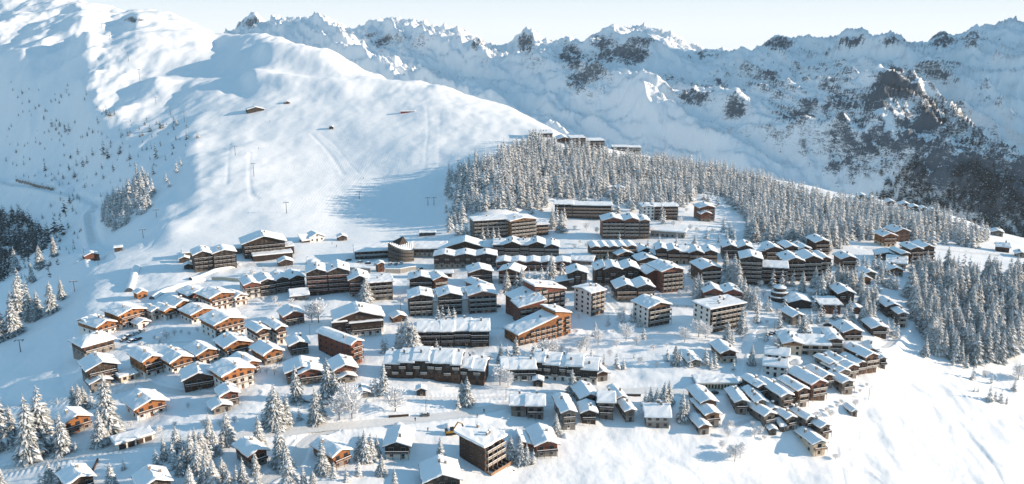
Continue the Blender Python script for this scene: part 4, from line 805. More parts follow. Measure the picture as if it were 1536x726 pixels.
for q in [
 (1142, 598, 22, 12, 2, 38, "small snow roofed house at the upper left of the dense old hamlet", ST),
 (1164, 600, 22, 12, 2, 38, "second small house from the left along the back of the dense old hamlet", ST),
 (1190, 606, 22, 12, 2, 38, "stone house wedged behind the tall grey barn of the old hamlet", ST),
 (1178, 622, 26, 16, 3, 38, "tall grey barn house with bright snow roof in the heart of the old hamlet", dict(up='gy', lo='gy', rail='br', fr='dk')),
 (1202, 611, 24, 14, 3, 40, "brown house with sunlit balconies beside the tall grey barn house", dict(up='br', lo='st', rail='rail_lt', fr='dk')),
 (1226, 601, 36, 17, 3, 42, "largest brown house of the old hamlet with big pale blue roof slope", dict(up='rd', lo='br', rail='rail_lt', fr='dk')),
 (1240, 583, 24, 13, 2, 42, "brown house in the diagonal row directly above the largest hamlet house", dict(BW, up='br', lo='st')),
 (1270, 592, 26, 12, 2, 42, "grey brown house right of the largest hamlet house at the open slope", dict(BW, up='gy', lo='st')),
 (1264, 575, 24, 12, 2, 42, "fourth roof from the top of the diagonal house row, dark gable", ST),
 (1277, 568, 24, 12, 2, 42, "third roof from the top of the diagonal house row, brown gable", dict(BW, up='br', lo='st')),
 (1290, 562, 22, 12, 2, 42, "brown gabled house in the upper middle of the diagonal house row", dict(BW, up='br', lo='br')),
 (1305, 560, 30, 15, 3, 44, "biggest house at the upper end of the diagonal row with sunny balconies", dict(up='br', lo='br', rail='rail_lt', fr='dk')),
 (1262, 556, 18, 11, 1.5, 40, "small low roof left of the upper diagonal row", ST),
 (1248, 560, 18, 11, 1.5, 40, "lowest leftmost roof beside the upper diagonal row near the parking", ST),
 (1307, 539, 26, 11, 1.6, 10, "grey stone cottage with chimney above the diagonal row", ST),
 (1323, 553, 16, 10, 2, 30, "last small house of the diagonal row, facing the open slope", ST),
 (1153, 640, 26, 12, 2, 40, "dark grey house in front of the old hamlet's stone houses", dict(up='gy', lo='gy', fr='dk')),
 (1160, 626, 18, 9, 1.4, 34, "small annex roof squeezed behind the dark grey house", ST),
 (1185, 646, 20, 10, 2, 42, "slim stone house left of the lane at the hamlet's lower end", ST),
 (1196, 631, 17, 8, 1.5, 42, "tiny grey house between the brown houses and the slim stone house", ST),
 (1213, 648, 20, 12, 2, 44, "grey stone house with snowy blue roof at the hamlet's lower right", ST),
 (1236, 660, 22, 12, 2, 46, "stone house second from the lower right end of the old hamlet", ST)]:
    B(q[0], q[1], q[2], q[3], q[4], q[5], q[6], q[7], balc='full' if q[4] > 1.9 else 'none', chim=1, ov=.8, name='stone_house', cat='house')
B(1228, 684, 30, 12, 2, 38, "cream walled house with wooden deck at the lowest right end of the hamlet", dict(up='gy', lo='cr', rail='tn', fr='dk'), split=2)
B(1159, 653, 16, 6, 1, 24, "tiny dark shed with snow roof below the old hamlet, leftmost", ST, **dict(HT, split=0))
B(1174, 648, 12, 5, 1, 30, "tiny lean-to shed beside the slim stone house", ST, **dict(HT, split=0), kind='mb', pitch=10)
B(1281, 625, 15, 6, 1, 34, "lonely small stone hut casting a long shadow on the open snow slope", dict(up='st', lo='st', fr='dk'), **dict(HT, name='stone_hut', split=0))
# outlying huts
B(139, 391, 22, 8, 1.5, 12, "dark lift hut with tall poles at the left piste edge", dict(DK, up='rd'), **dict(HT, name='lift_hut'))
B(178, 377, 11, 5, 1, 0, "tiny dark box hut on the piste above the lift hut", DK, **dict(HT, name='lift_hut'), kind='fl', pitch=0)
B(214, 447, 17, 6, 1.2, 20, "small orange hut on piles beside the piste tunnel", OR, **dict(HT, name='wooden_hut'))
B(641, 354, 24, 6, .9, 0, "dark drag lift station at the foot of the shaded piste", dict(up='metal', lo='metal', fr='dk'), **dict(HT, name='lift_station'), kind='fl', pitch=0)
B(384, 168, 26, 12, 1.2, 10, "dark mountain refuge half buried high on the left ski slope", DK, **dict(HT, name='mountain_hut'))
B(431, 156, 8, 7, .8, 10, "tiny mountain hut above and right of the mountain refuge", DK, **dict(HT, name='mountain_hut'))
B(612, 169, 22, 4, .5, 0, "long low red shed high on the sunlit ski slope", dict(up='red', lo='red', fr='dk'), **dict(HT, name='shed'), kind='fl', pitch=0)
B(497, 194, 6, 5, 1, 0, "tiny dark lift cabin in the middle of the sunlit ski slope", DK, **dict(HT, name='lift_hut'))
B(1496, 352, 16, 9, 1.3, 10, "small pale roofed house at the far right tip of the shelf", ST, **dict(HT, name='house', cat='house')) if False else B(1496, 354, 16, 9, 1.3, 10, "small pale roofed house at the far right tip of the shelf", ST, balc='none', name='stone_house')
B(1504, 378, 18, 9, 1.5, 8, "blue grey roofed barn on posts near the right edge of the snow field", dict(up='br', lo='dk', fr='dk'), balc='none', name='barn', cat='barn', kind='gs')
B(1531, 386, 14, 8, 1, 10, "dark low barn cut by the right edge of the picture", DK, balc='none', name='barn', cat='barn')
for i, (x, y, w_) in enumerate([(1293, 299, 12), (1306, 302, 10), (1336, 309, 12), (1357, 313, 16), (1372, 317, 14), (1385, 320, 14), (1398, 323, 18)]):
    B(x, y, w_, 9, 1.4, 16, ["leftmost tiny dark roof on the far ridge above the forest", "second tiny roof from the left on the far ridge", "third tiny roof from the left on the far ridge", "wide snow roofed hut in the middle of the far ridge hamlet", "hut right of the middle in the far ridge hamlet", "second hut from the right in the far ridge hamlet", "rightmost long roof of the far ridge hamlet"][i], DK, balc='none', name='ridge_hut', cat='hut', chim=0, dbl=5)
# terraced hotel at the bottom
def hotel_terraces(r, w, D):
    for k, (dy, z) in enumerate(((3.2, -.2), (6.4, -2.95))):
        b = MB(); y1 = -D / 2 - (0.06 if k == 0 else 3.27); y0 = y1 - 3.2; x1 = w / 2 + 2.2 * (k + 1)
        b.box(-w / 2, x1, y0, y1, -6, z, 'wh'); b.box(-w / 2, x1, y0 - .15, y0, z - .35, z + .9, 'tn'); b.box(-w / 2 - .15, -w / 2, y0 - .15, y1, z - .35, z + .9, 'tn'); n = 6
        for i in range(1, n): x = -w / 2 + (x1 + w / 2) * i / n; b.box(x - .08, x + .08, y0, y1, z, z + 1.5, 'dk')
        b.box(-w / 2 + .1, x1 - .1, y0 + .05, y1 - .05, z, z + .25, 'snow'); t_ = b.build('terrace', r)
        for i in range(n): link('terrace_door', win_mesh(1.9, 2.1, 'dk'), t_, (-w / 2 + (x1 + w / 2) * (i + .5) / n, y0 - .155, z - 2.7))
B(741, 700, 50, 13, 4, 50, "four storey terraced hotel with dark shaded end wall and bright snow roof at the bottom", dict(up='dk', lo='dk', rail='rail_lt', fr='tn'), kind='mb', pitch=6, balc='div', front='rd', name='hotel', cat='hotel', split=0, ov=1.6, chim=2, extra=hotel_terraces)  # walls coloured dark to put the shade on the end wall, front stays red
# ------------------------------------------------------------------ trees
def blade_tree(h, r, tiers, nb, seed, droop=.38, snow=.8, fingers=True, low=.06, wid=.34, power=.8, m0='needle', thick=.16):
    rg = random.Random(seed); V = []; Fq = []; mi = []
    def kite(a, l, t, rr, m): b = len(V); V.extend([a, l, t, rr]); Fq.append((b, b + 1, b + 2, b + 3)); mi.append(m)
    for k in range(tiers):
        u = (k + .5) / tiers; z = h * (low + (1 - low) * u ** .92); R = r * (1 - u) ** power * rg.uniform(.82, 1.12) + .16
        nbk = max(4, int(nb * (1 - .45 * u))); ph = rg.uniform(0, 6.28)
        for i in range(nbk):
            if rg.random() < .06: continue
            a = ph + 2 * PI * i / nbk + rg.uniform(-.25, .25); L = R * rg.uniform(.7, 1.2); dz = rg.uniform(-.4, .4) * h / tiers
            ca, sa = math.cos(a), math.sin(a); d = droop * rg.uniform(.7, 1.3)
            def P(rad, off, dd): return (ca * rad - sa * off, sa * rad + ca * off, z + dz - dd)
            root = P(.05 * L, 0, -.06 * L); w = wid * L
            tip = P(L, 0, d * L)
            kite(root, P(.55 * L, w, d * L * .45 + .12 * L), tip, P(.55 * L, -w, d * L * .45 + .12 * L), 0)
            if fingers:
                for sg in (1, -1): kite(P(.3 * L, sg * .05 * L, .08 * L), P(.55 * L, sg * w * 1.1, d * L * .4), P(.85 * L, sg * w * 1.35, d * L * .95), P(.6 * L, sg * .1 * L, d * L * .3), 0 if rg.random() > snow * .4 else 1)
            if rg.random() < snow:
                t = thick; q = rg.uniform(.45, .72)
                kite(P(.12 * L, 0, -.06 * L - t), P(.55 * L, w * q, d * L * .4 + .02 * L - t * .7), P(.95 * L, 0, d * L * .86 - t * .6), P(.55 * L, -w * q, d * L * .4 + .02 * L - t * .7), 1)
    for q in range(3):
        a = q * 2.1; kite((.12 * math.cos(a), .12 * math.sin(a), h * .93), (.12 * math.cos(a + 1), .12 * math.sin(a + 1), h * .95), (0, 0, h * 1.03), (.1 * math.cos(a + 2), .1 * math.sin(a + 2), h * .95), 0)
    return np.array(V), np.array(Fq), np.array(mi)
def bare_tree(h, r, n, seed):
    rg = random.Random(seed); V = []; Fq = []; mi = []
    def kite(a, d, L, w, m):
        a = Vector(a); d = Vector(d).normalized(); s = d.cross(Vector((rg.uniform(-1, 1), rg.uniform(-1, 1), rg.uniform(-1, 1)))).normalized() * w
        b = len(V); mid = a + d * L * .45; V.extend([tuple(a), tuple(mid + s), tuple(a + d * L), tuple(mid - s)]); Fq.append((b, b + 1, b + 2, b + 3)); mi.append(m)
    for i in range(n):
        u = rg.uniform(.16, .95); a = rg.uniform(0, 6.28); rad = r * math.sin(PI * min(1, (u * .92 + .06))) ** .7 * rg.uniform(.5, 1.05)
        st = Vector((0, 0, h * u * .82)); d = Vector((math.cos(a) * rad, math.sin(a) * rad, rad * rg.uniform(.35, .9))); kite(st, d, d.length, .07 + .02 * rad, 0)
        for j in range(6):
            p = st + d * rg.uniform(.3, .95); dd = d.normalized() + Vector((rg.uniform(-1, 1), rg.uniform(-1, 1), rg.uniform(-.3, 1))); kite(p, dd, rad * rg.uniform(.25, .5), .13, 0 if rg.random() < .4 else 1)
    return np.array(V), np.array(Fq), np.array(mi)
def trunk_mesh(h, r):
    b = MB(); b.tube((0, 0, -1.2), (0, 0, h * .5), r, r * .6, 'bark', 6); b.tube((0, 0, h * .5), (.05, .05, h * .96), r * .6, r * .1, 'bark', 5); return b.mesh('trunk')
PROTO = {'s': [], 'f': [], 'd': [], 'b': []}
for i in range(5):
    for kd, m0, sn in (('s', 'needle', .85), ('f', 'needle_f', .82), ('d', 'needle_d', .35)):
        V, Fq, mi = blade_tree(15, random.uniform(3.2, 4.2), 18, 11, 100 + i * 7 + ord(kd), snow=sn)
        PROTO[kd].append((np_mesh('crown', V, Fq, [m0, 'tsnow'], mi), trunk_mesh(15, .26)))
    V, Fq, mi = bare_tree(9, random.uniform(3.0, 3.8), 120, 60 + i)
    PROTO['b'].append((np_mesh('crown', V, Fq, ['twig', 'tsnow'], mi), trunk_mesh(9, .16)))
HGT = {'s': 15, 'f': 15, 'd': 15, 'b': 9}
TREES = []       # px py hpx kind label group
def T(label, kind, pts, group=None):
    for p in pts: TREES.append((p[0], p[1], p[2], kind, label, group or (label if len(pts) > 1 else None)))
T("tall snow laden spruce in the thick clump at the left edge beside the piste", 's', [(34, 477, 70), (30, 482, 60), (45, 481, 55), (20, 485, 46), (58, 477, 40), (52, 482, 34)])
T("slim snowy spruce standing second from the piste beside the thick clump", 's', [(78, 470, 46)])
T("snowy spruce nearest the piste at the top of the left clump", 's', [(93, 450, 34)])
T("sun topped spruce in the shaded gully at the left edge", 's', [(24, 408, 34), (61, 404, 34), (82, 385, 30), (49, 424, 30)])
T("big snowy spruce cut by the left edge above the shaded piste", 's', [(2, 512, 56), (-6, 516, 60)])
T("slender snowy spruce at the left edge between the clump and the cut spruce", 's', [(22, 503, 54)])
T("tall snow laden spruce in the group at the left edge above the lower road", 's', [(3, 672, 92), (18, 655, 46), (-8, 668, 80)])
T("very tall snow laden spruce pair left of the orange log chalet", 's', [(47, 687, 92), (66, 672, 90)])
T("snow laden spruce directly in front of the orange log chalet", 's', [(95, 679, 60)])
T("dark spruce in the small group behind the orange log chalet", 's', [(112, 613, 34), (120, 615, 38), (127, 612, 32), (138, 612, 28)])
T("very tall snowy spruce between the orange log chalet and the garages", 's', [(164, 650, 86)])
T("shorter snowy spruce at the foot of the very tall one by the garages", 's', [(152, 668, 54), (140, 672, 28)])
T("small snowy spruce beside the lower road at far left", 's', [(114, 678, 16), (17, 676, 16), (86, 606, 12)])
T("snowy spruce in the bottom left corner below the lower road", 's', [(76, 730, 40), (92, 731, 38), (62, 734, 28), (2, 732, 36), (168, 734, 40), (186, 704, 18)])
T("tall slim snowy spruce in the line above the lower road bend", 's', [(414, 642, 64), (421, 640, 50), (407, 640, 50), (431, 637, 46)])
T("small dark spruce above the lower road bend", 's', [(395, 640, 28), (449, 630, 18)])
T("snowy spruce standing alone below the lower road near the bend", 's', [(389, 670, 46)])
T("tall spruce between the buried dark chalet and the road bend", 's', [(421, 698, 62), (430, 706, 46)])
T("tall snowy spruce in front of the dark red twin roofed chalet", 's', [(445, 603, 54)])
T("tall snowy spruce in the line left of the tiny cabin", 's', [(474, 634, 50), (481, 628, 42), (492, 602, 62), (503, 602, 44)])
T("pale frosted larch in the row before the tiny cabin", 'b', [(509, 630, 44), (528, 628, 46), (520, 606, 34)])
T("pale round frosted larch alone above the lower road", 'b', [(593, 617, 38)])
T("spruce in front of the bottom orange chalet with long balcony", 's', [(484, 710, 50), (501, 716, 24), (520, 722, 22)])
T("snowy spruce behind the bottom dark chalet with white roof slope", 's', [(548, 692, 46), (540, 690, 38), (557, 690, 40), (566, 685, 32)])
T("small round spruce at the bottom between two chalets", 's', [(538, 714, 28), (573, 712, 30)])
T("snowy spruce at the bottom edge below the bottom dark chalet", 's', [(592, 736, 34), (456, 736, 38), (470, 738, 32), (440, 735, 32)])
T("pair of spruces beside the lower road in the centre", 's', [(701, 608, 42), (693, 606, 34), (687, 612, 20)])
T("big snowy spruce at the left wall of the terraced hotel", 's', [(661, 702, 46)])
T("spruce in the group between the terraced hotel and red brown chalet", 's', [(766, 690, 36), (780, 694, 38), (790, 696, 30), (800, 698, 24), (784, 698, 26)])
T("snowy spruce in front of the first hamlet house", 's', [(834, 652, 32)])
T("dark spruce in the clump behind the pale grey stone house", 's', [(975, 612, 32), (985, 614, 32), (996, 612, 38), (1003, 606, 34), (968, 608, 22)])
T("frosted spruce between the pale grey stone house and the old hamlet", 's', [(1023, 632, 44), (1030, 628, 30)])
T("bare frosted bush tree on the snow below the old hamlet", 'b', [(1102, 692, 26), (1110, 687, 26), (1095, 686, 20), (1083, 673, 14)])
T("bare frosted shrub among the lowest hamlet houses", 'b', [(1225, 634, 18), (1140, 652, 14), (1283, 610, 12), (1253, 690, 10)])
T("tall frosted spruce at the left end of the longer brown terrace", 's', [(576, 592, 46), (563, 591, 28), (556, 589, 20)])
T("frosted spruce in the white group left of the dark stepped terrace", 'f', [(604, 528, 46), (612, 530, 54), (620, 531, 46), (600, 521, 36), (580, 528, 24)])
T("small frosted spruce below the dark stepped terrace", 'f', [(655, 535, 26), (678, 538, 18), (722, 544, 14)])
T("spruce in the row at the foot of the big orange block", 's', [(751, 544, 30), (761, 544, 28), (774, 542, 36), (801, 538, 28)])
T("pale frosted larch at the foot of the big orange block", 'b', [(815, 535, 28), (828, 534, 26)])
T("bare frosted tree between the two lower terraces", 'b', [(750, 578, 30), (762, 581, 26), (707, 540, 14)])
T("frosted spruce in front of the lodge of three joined gables", 'f', [(657, 487, 28), (664, 488, 28), (673, 488, 28), (681, 486, 26), (706, 487, 14), (716, 488, 16)])
T("single tall frosted spruce right of the tall twin gabled lodge", 'f', [(549, 452, 36)])
T("single frosted spruce between the two chalets below the resort centre", 'f', [(760, 437, 30)])
T("frosted spruce in the row below the long red brown row", 'f', [(783, 432, 32), (793, 430, 26), (803, 427, 26), (812, 425, 26), (821, 422, 24), (775, 434, 24)])
T("taller frosted spruce at the right end of the long red brown row", 'f', [(827, 415, 32), (843, 413, 26)])
T("frosted larch behind the dark chalet with red brown gable", 'b', [(468, 484, 32), (478, 484, 36)])
T("snow covered bush tree in the middle of the left quarter", 'b', [(412, 563, 18), (400, 561, 12)])
T("bushy white frosted larch on the open slope below the white tower block", 'b', [(897, 517, 24), (880, 526, 26), (870, 528, 20)])
T("white frosted larch on the open slope below the brown gabled balcony block", 'b', [(939, 511, 28), (955, 517, 16)])
T("small spruce on the open slope in the picture centre", 's', [(887, 537, 14), (906, 548, 20), (925, 553, 26), (935, 553, 16), (951, 538, 8), (870, 537, 8)])
T("dark spruce beside the white tower block", 's', [(912, 488, 18)])
T("frosted tree at the white wall of the brown gabled balcony block", 'f', [(948, 482, 20), (958, 490, 18), (970, 491, 16)])
T("frosted spruce in the clump left of the low dark chalet", 's', [(1001, 541, 20), (1013, 547, 30), (1020, 547, 24), (1034, 550, 20)])
T("frosted spruce next to the timber chalet above the car park", 's', [(1058, 546, 28), (1072, 550, 24), (1066, 552, 20), (1100, 556, 20)])
T("bare frosted tree left of the white slab block", 'b', [(1027, 513, 24), (1048, 505, 26), (1058, 508, 24)])
T("snowy spruce in front of the black terrace, slender", 's', [(858, 591, 36), (865, 594, 22)])
T("large snowy spruce in front of the white slab block", 's', [(1090, 520, 38), (1098, 514, 22)])
T("tall dark spruce at the right end of the white slab block", 's', [(1112, 499, 38), (1119, 507, 28)])
T("frosted spruce alone beside the plateau road", 'f', [(1135, 483, 26)])
T("frosted spruce at the road junction near the white rendered house", 'f', [(1127, 547, 30)])
T("frosted bush at the left corner of the large gabled building", 'b', [(1162, 521, 16), (1168, 517, 12)])
T("tall snowy spruce behind the large gabled building", 's', [(1204, 508, 38), (1198, 491, 20)])
T("frosted spruce on the plateau behind the parked cars", 'f', [(1215, 485, 22), (1226, 485, 22), (1235, 482, 20), (1252, 479, 22), (1267, 487, 26), (1258, 507, 20)])
T("frosted spruce in the stand between plateau and forest corner", 'f', [(1295, 484, 38), (1303, 488, 32), (1308, 482, 32), (1298, 462, 32), (1292, 456, 30), (1304, 459, 30), (1310, 447, 28), (1312, 462, 30)])
T("frosted tree beside the dark chalet near the right forest edge", 'f', [(1338, 505, 28), (1345, 507, 26), (1330, 498, 20)])
T("frosted spruce in front of the crowded brown residence", 'f', [(1050, 449, 36), (1042, 443, 28), (1046, 441, 30), (1088, 411, 32)])
T("big frosted spruce left of the huge brown lodge", 'f', [(1100, 431, 46), (1106, 433, 42), (1094, 429, 38)])
T("frosted spruce in the thick stand right of the small red brown house", 'f', [(1115, 456, 38), (1122, 461, 32), (1130, 463, 30), (1110, 452, 32), (1138, 463, 20), (1150, 462, 18)])
T("frosted spruce standing before the middle of the huge brown lodge", 'f', [(1159, 431, 26), (1172, 433, 26), (1179, 429, 20), (1189, 429, 22), (1203, 438, 30)])
T("frosted spruce in the white stand at the right end of the huge lodge", 'f', [(1230, 451, 42), (1236, 441, 34), (1222, 431, 30), (1240, 421, 26), (1256, 431, 34), (1262, 429, 30), (1268, 433, 32), (1275, 436, 32), (1280, 431, 30), (1290, 441, 34), (1222, 465, 26), (1248, 442, 30)])
T("frosted spruce between the hidden houses of the right quarter", 'f', [(1310, 404, 24), (1318, 402, 24), (1326, 412, 28), (1320, 424, 30), (1330, 430, 28), (1338, 432, 24), (1286, 405, 24), (1294, 402, 22), (1300, 408, 24), (1315, 436, 26), (1375, 414, 30), (1366, 410, 26)])
T("lone small spruce below the right forest on the open slope", 's', [(1429, 548, 16), (1449, 552, 22), (1459, 570, 24), (1487, 576, 16), (1521, 586, 18)])
T("spruce in the little dark clump on the open slope at right", 's', [(1484, 602, 24), (1492, 601, 16), (1501, 604, 20), (1510, 606, 14), (1461, 588, 8), (1467, 588, 8)])
T("leafless frosted tree near the right edge on the open slope", 'b', [(1527, 570, 26), (1535, 570, 20), (1478, 565, 10)])
T("snowy spruce leading the front edge of the dense right forest", 's', [(1387, 535, 30), (1400, 529, 36), (1408, 531, 38), (1416, 529, 32), (1432, 541, 42), (1440, 544, 32), (1455, 541, 36), (1462, 546, 46), (1478, 539, 48), (1490, 541, 52), (1500, 543, 46), (1445, 529, 42), (1425, 526, 38)])
T("frosted tree in front of the pale balconied block at the piste", 'f', [(732, 362, 22), (740, 363, 22), (724, 361, 20), (716, 360, 22), (748, 362, 20), (706, 356, 22), (698, 352, 24), (692, 350, 24), (685, 352, 22)])
T("frosted spruce between the forest foot blocks", 'f', [(828, 343, 30), (842, 348, 30), (846, 330, 20), (835, 336, 26), (870, 326, 14), (948, 317, 28), (926, 320, 26), (916, 318, 24), (992, 331, 26), (996, 336, 22), (1010, 322, 22)])
T("small spruce on the clearing near the stepped dark chalet", 'f', [(1056, 300, 14), (1062, 302, 14), (1076, 310, 22), (1093, 306, 16), (1060, 358, 18), (1078, 364, 18), (1090, 366, 20), (1100, 364, 24), (1094, 355, 24), (1085, 348, 24)])
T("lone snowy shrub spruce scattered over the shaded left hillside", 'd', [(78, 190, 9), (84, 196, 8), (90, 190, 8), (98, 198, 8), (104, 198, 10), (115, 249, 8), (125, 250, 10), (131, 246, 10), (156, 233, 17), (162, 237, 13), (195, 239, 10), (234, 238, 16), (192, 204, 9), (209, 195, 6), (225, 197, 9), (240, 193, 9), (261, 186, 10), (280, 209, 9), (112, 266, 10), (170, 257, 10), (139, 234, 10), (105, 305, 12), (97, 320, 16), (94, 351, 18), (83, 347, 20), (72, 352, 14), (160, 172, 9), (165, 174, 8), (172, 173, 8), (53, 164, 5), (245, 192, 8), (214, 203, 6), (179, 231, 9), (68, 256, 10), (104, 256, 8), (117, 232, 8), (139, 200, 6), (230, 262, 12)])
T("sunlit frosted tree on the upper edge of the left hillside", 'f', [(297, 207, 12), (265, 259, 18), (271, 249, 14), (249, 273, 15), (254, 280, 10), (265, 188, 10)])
for lab, pts in [
 ("low frosted shrub in the terraced garden between the two upper left rows", [(232, 510), (240, 514), (250, 508), (262, 504), (272, 500), (284, 503), (296, 498), (212, 522), (222, 526), (246, 504)]),
 ("low frosted shrub on the bank above the lower road at left", [(282, 612), (262, 640), (196, 640), (180, 646), (306, 640), (330, 640), (352, 634), (240, 650), (214, 652)]),
 ("small frosted shrub in the yards behind the four gabled lodge", [(398, 410), (415, 408), (430, 410), (380, 414), (402, 415), (445, 414), (395, 452), (412, 455), (420, 462), (436, 458)]),
 ("small frosted shrub beside the lanes of the village centre", [(745, 446), (752, 442), (840, 450), (850, 455), (858, 470), (868, 478), (910, 440), (918, 446), (936, 470), (930, 478), (1020, 445), (1030, 440), (690, 445), (600, 450), (608, 455), (880, 450)]),
 ("small frosted shrub on the open slope between the terraces", [(820, 548), (838, 545), (846, 550), (860, 540), (855, 530), (842, 528), (875, 545), (915, 535), (960, 545), (980, 525), (1000, 520), (925, 520), (985, 550), (790, 540), (735, 540), (640, 540), (668, 537), (690, 540)]),
 ("small frosted shrub among the old hamlet lanes", [(1205, 640), (1215, 636), (1128, 640), (1132, 655), (1146, 660), (1092, 655), (1096, 640), (1236, 640), (1262, 605), (1255, 612), (1240, 618), (1246, 625), (1300, 580), (1290, 590)]),
 ("small frosted shrub between the huge lodge and the plateau", [(1135, 440), (1145, 445), (1190, 440), (1215, 445), (1140, 430), (1126, 440), (1150, 470), (1165, 472), (1175, 475), (1240, 485), (1150, 485), (1118, 476)]),
 ("small frosted shrub along the clearing under the forest", [(850, 350), (862, 345), (880, 345), (895, 350), (1010, 340), (1020, 335), (1035, 345), (1045, 350), (1070, 350), (1030, 318), (1024, 330), (985, 350), (880, 372), (862, 372), (870, 366)])]:
    for x, y in pts: TREES.append((x, y, random.uniform(6, 12), 'b', lab, lab))
def inpoly(x, y, poly):
    r = np.zeros(x.shape, bool); n = len(poly)
    for i in range(n):
        x0, y0 = poly[i]; x1, y1 = poly[(i + 1) % n]
        if y0 == y1: continue
        r ^= ((y0 > y) != (y1 > y)) & (x < (x1 - x0) * (y - y0) / (y1 - y0) + x0)
    return r
BP = np.array([(a[2], a[3]) for a in PLACED])
def scatter(poly, sp, hh, ymin, ymax, smin, smax, clear=11.0, prob=1.0, back=25.0):
    xs = np.arange(smin * ymax if smin < 0 else smin * ymin, smax * ymax if smax > 0 else smax * ymin, sp); ys = np.arange(ymin, ymax, sp)
    X, Y = np.meshgrid(xs, ys); X = (X + RNG.uniform(-.48, .48, X.shape) * sp).ravel(); Y = (Y + RNG.uniform(-.48, .48, Y.shape) * sp).ravel()
    m = (X / Y > -1) & (X / Y < 1); X, Y = X[m], Y[m]; Z = hz_arr(X, Y); px, py = project(X, Y, Z)
    cr = np.interp(X / Y, sG, FY[nf - 1]); m = inpoly(px, py, poly) & ((Y < cr + back) | (Y > 1150)) & (RNG.random(len(X)) < prob) & ((fbm(X / 34, Y / 34, 3) > -.30) if clear else True) & (inpoly(px + 9 * fbm(X / 15, Y / 15, 2), py + 9 * fbm(Y / 15, X / 15, 2), poly))
    X, Y, Z, px, py = X[m], Y[m], Z[m], px[m], py[m]
    if clear:
        d = np.full(len(X), 1e9)
        for bx, by in BP: d = np.minimum(d, np.hypot(X - bx, (Y - by)))
        m = d > clear; X, Y, Z, px, py = X[m], Y[m], Z[m], px[m], py[m]
    h = hh * RNG.uniform(.55, 1.28, len(X)) * (1 + .25 * fbm(X / 40, Y / 40, 2)); fw = Y * math.cos(PITCH) - (Z - CAMZ) * math.sin(PITCH)
    return [dict(p=(X[i], Y[i], Z[i]), h=h[i], hp=h[i] * F / fw[i], px=px[i], py=py[i]) for i in range(len(X))]
FOREST = [
 ([(668, 300), (672, 262), (700, 250), (745, 240), (790, 215), (800, 208), (850, 222), (905, 232), (960, 240), (1000, 245), (1060, 255), (1130, 268), (1165, 280), (1200, 295), (1235, 300), (1290, 308), (1400, 332), (1480, 352), (1486, 366), (1455, 372), (1380, 366), (1335, 352), (1300, 366), (1262, 372), (1245, 380), (1200, 372), (1130, 372), (1112, 356), (1120, 335), (1100, 312), (1082, 296), (1045, 292), (1028, 316), (965, 318), (920, 304), (830, 306), (812, 322), (765, 318), (740, 316), (712, 318), (700, 335), (672, 350)],
  6.2, 15, 560, 1060, -.12, .62, 'f', "frosted spruce in the front rows of the large forest on the hill", "spruces of the large frosted hill forest"),
 ([(1362, 470), (1362, 430), (1380, 408), (1410, 402), (1440, 402), (1475, 412), (1500, 408), (1560, 415), (1560, 540), (1536, 522), (1505, 545), (1480, 538), (1440, 540), (1395, 528), (1375, 500)],
  5.8, 15, 420, 720, .4, .75, 'f', "snow dusted spruce inside the dense forest on the right", "spruces of the dense right forest"),
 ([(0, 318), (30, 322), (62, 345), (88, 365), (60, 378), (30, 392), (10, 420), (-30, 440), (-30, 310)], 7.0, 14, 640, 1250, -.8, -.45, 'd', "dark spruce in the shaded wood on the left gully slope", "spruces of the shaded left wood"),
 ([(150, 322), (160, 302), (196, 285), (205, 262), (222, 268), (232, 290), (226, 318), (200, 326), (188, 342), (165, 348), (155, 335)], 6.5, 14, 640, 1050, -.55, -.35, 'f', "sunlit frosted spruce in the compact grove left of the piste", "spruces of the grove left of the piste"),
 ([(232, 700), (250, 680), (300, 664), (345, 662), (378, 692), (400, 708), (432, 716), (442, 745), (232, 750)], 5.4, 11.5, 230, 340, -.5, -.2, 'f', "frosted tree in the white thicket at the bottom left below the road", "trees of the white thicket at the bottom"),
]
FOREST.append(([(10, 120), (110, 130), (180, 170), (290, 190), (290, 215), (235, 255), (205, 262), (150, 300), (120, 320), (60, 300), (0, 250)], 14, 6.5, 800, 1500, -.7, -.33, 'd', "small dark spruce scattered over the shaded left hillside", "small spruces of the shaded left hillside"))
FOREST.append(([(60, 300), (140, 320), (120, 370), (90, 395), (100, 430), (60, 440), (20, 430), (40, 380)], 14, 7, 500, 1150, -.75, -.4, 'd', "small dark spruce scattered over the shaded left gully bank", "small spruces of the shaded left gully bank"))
FOREST.append(([(1030, 400), (1100, 436), (1200, 440), (1300, 400), (1352, 420), (1360, 500), (1290, 520), (1200, 500), (1130, 520), (1120, 480), (1040, 440)], 13, 10.5, 380, 640, .15, .55, 'f', "frosted conifer scattered between the houses of the right quarter", "frosted conifers scattered between houses of the right quarter"))
FOREST.append(([(880, 360), (1000, 362), (1100, 370), (1100, 392), (1040, 440), (1000, 520), (930, 520), (870, 500), (840, 440), (860, 400)], 15, 9, 380, 680, -.02, .35, 'f', "frosted conifer scattered between the blocks of the village centre", "frosted conifers scattered between blocks of the village centre"))
FOREST.append(([(390, 470), (600, 470), (600, 600), (430, 600), (400, 560)], 17, 8.5, 300, 480, -.35, -.1, 'f', "frosted conifer scattered between the houses left of the centre", "frosted conifers scattered between houses left of the centre"))
cand = []; rest = []
for poly, sp, hh, y0, y1, s0, s1, kd, lab, grp in FOREST:
    for t in scatter(poly, sp, hh, y0, y1, s0, s1, prob=.45 if 'scattered' in lab else 1, clear=13 if 'conifer' in lab else 11): t.update(kind=kd if random.random() < .8 or kd == 'd' else ('f' if kd == 's' else 's'), lab=lab, grp=grp); cand.append(t)
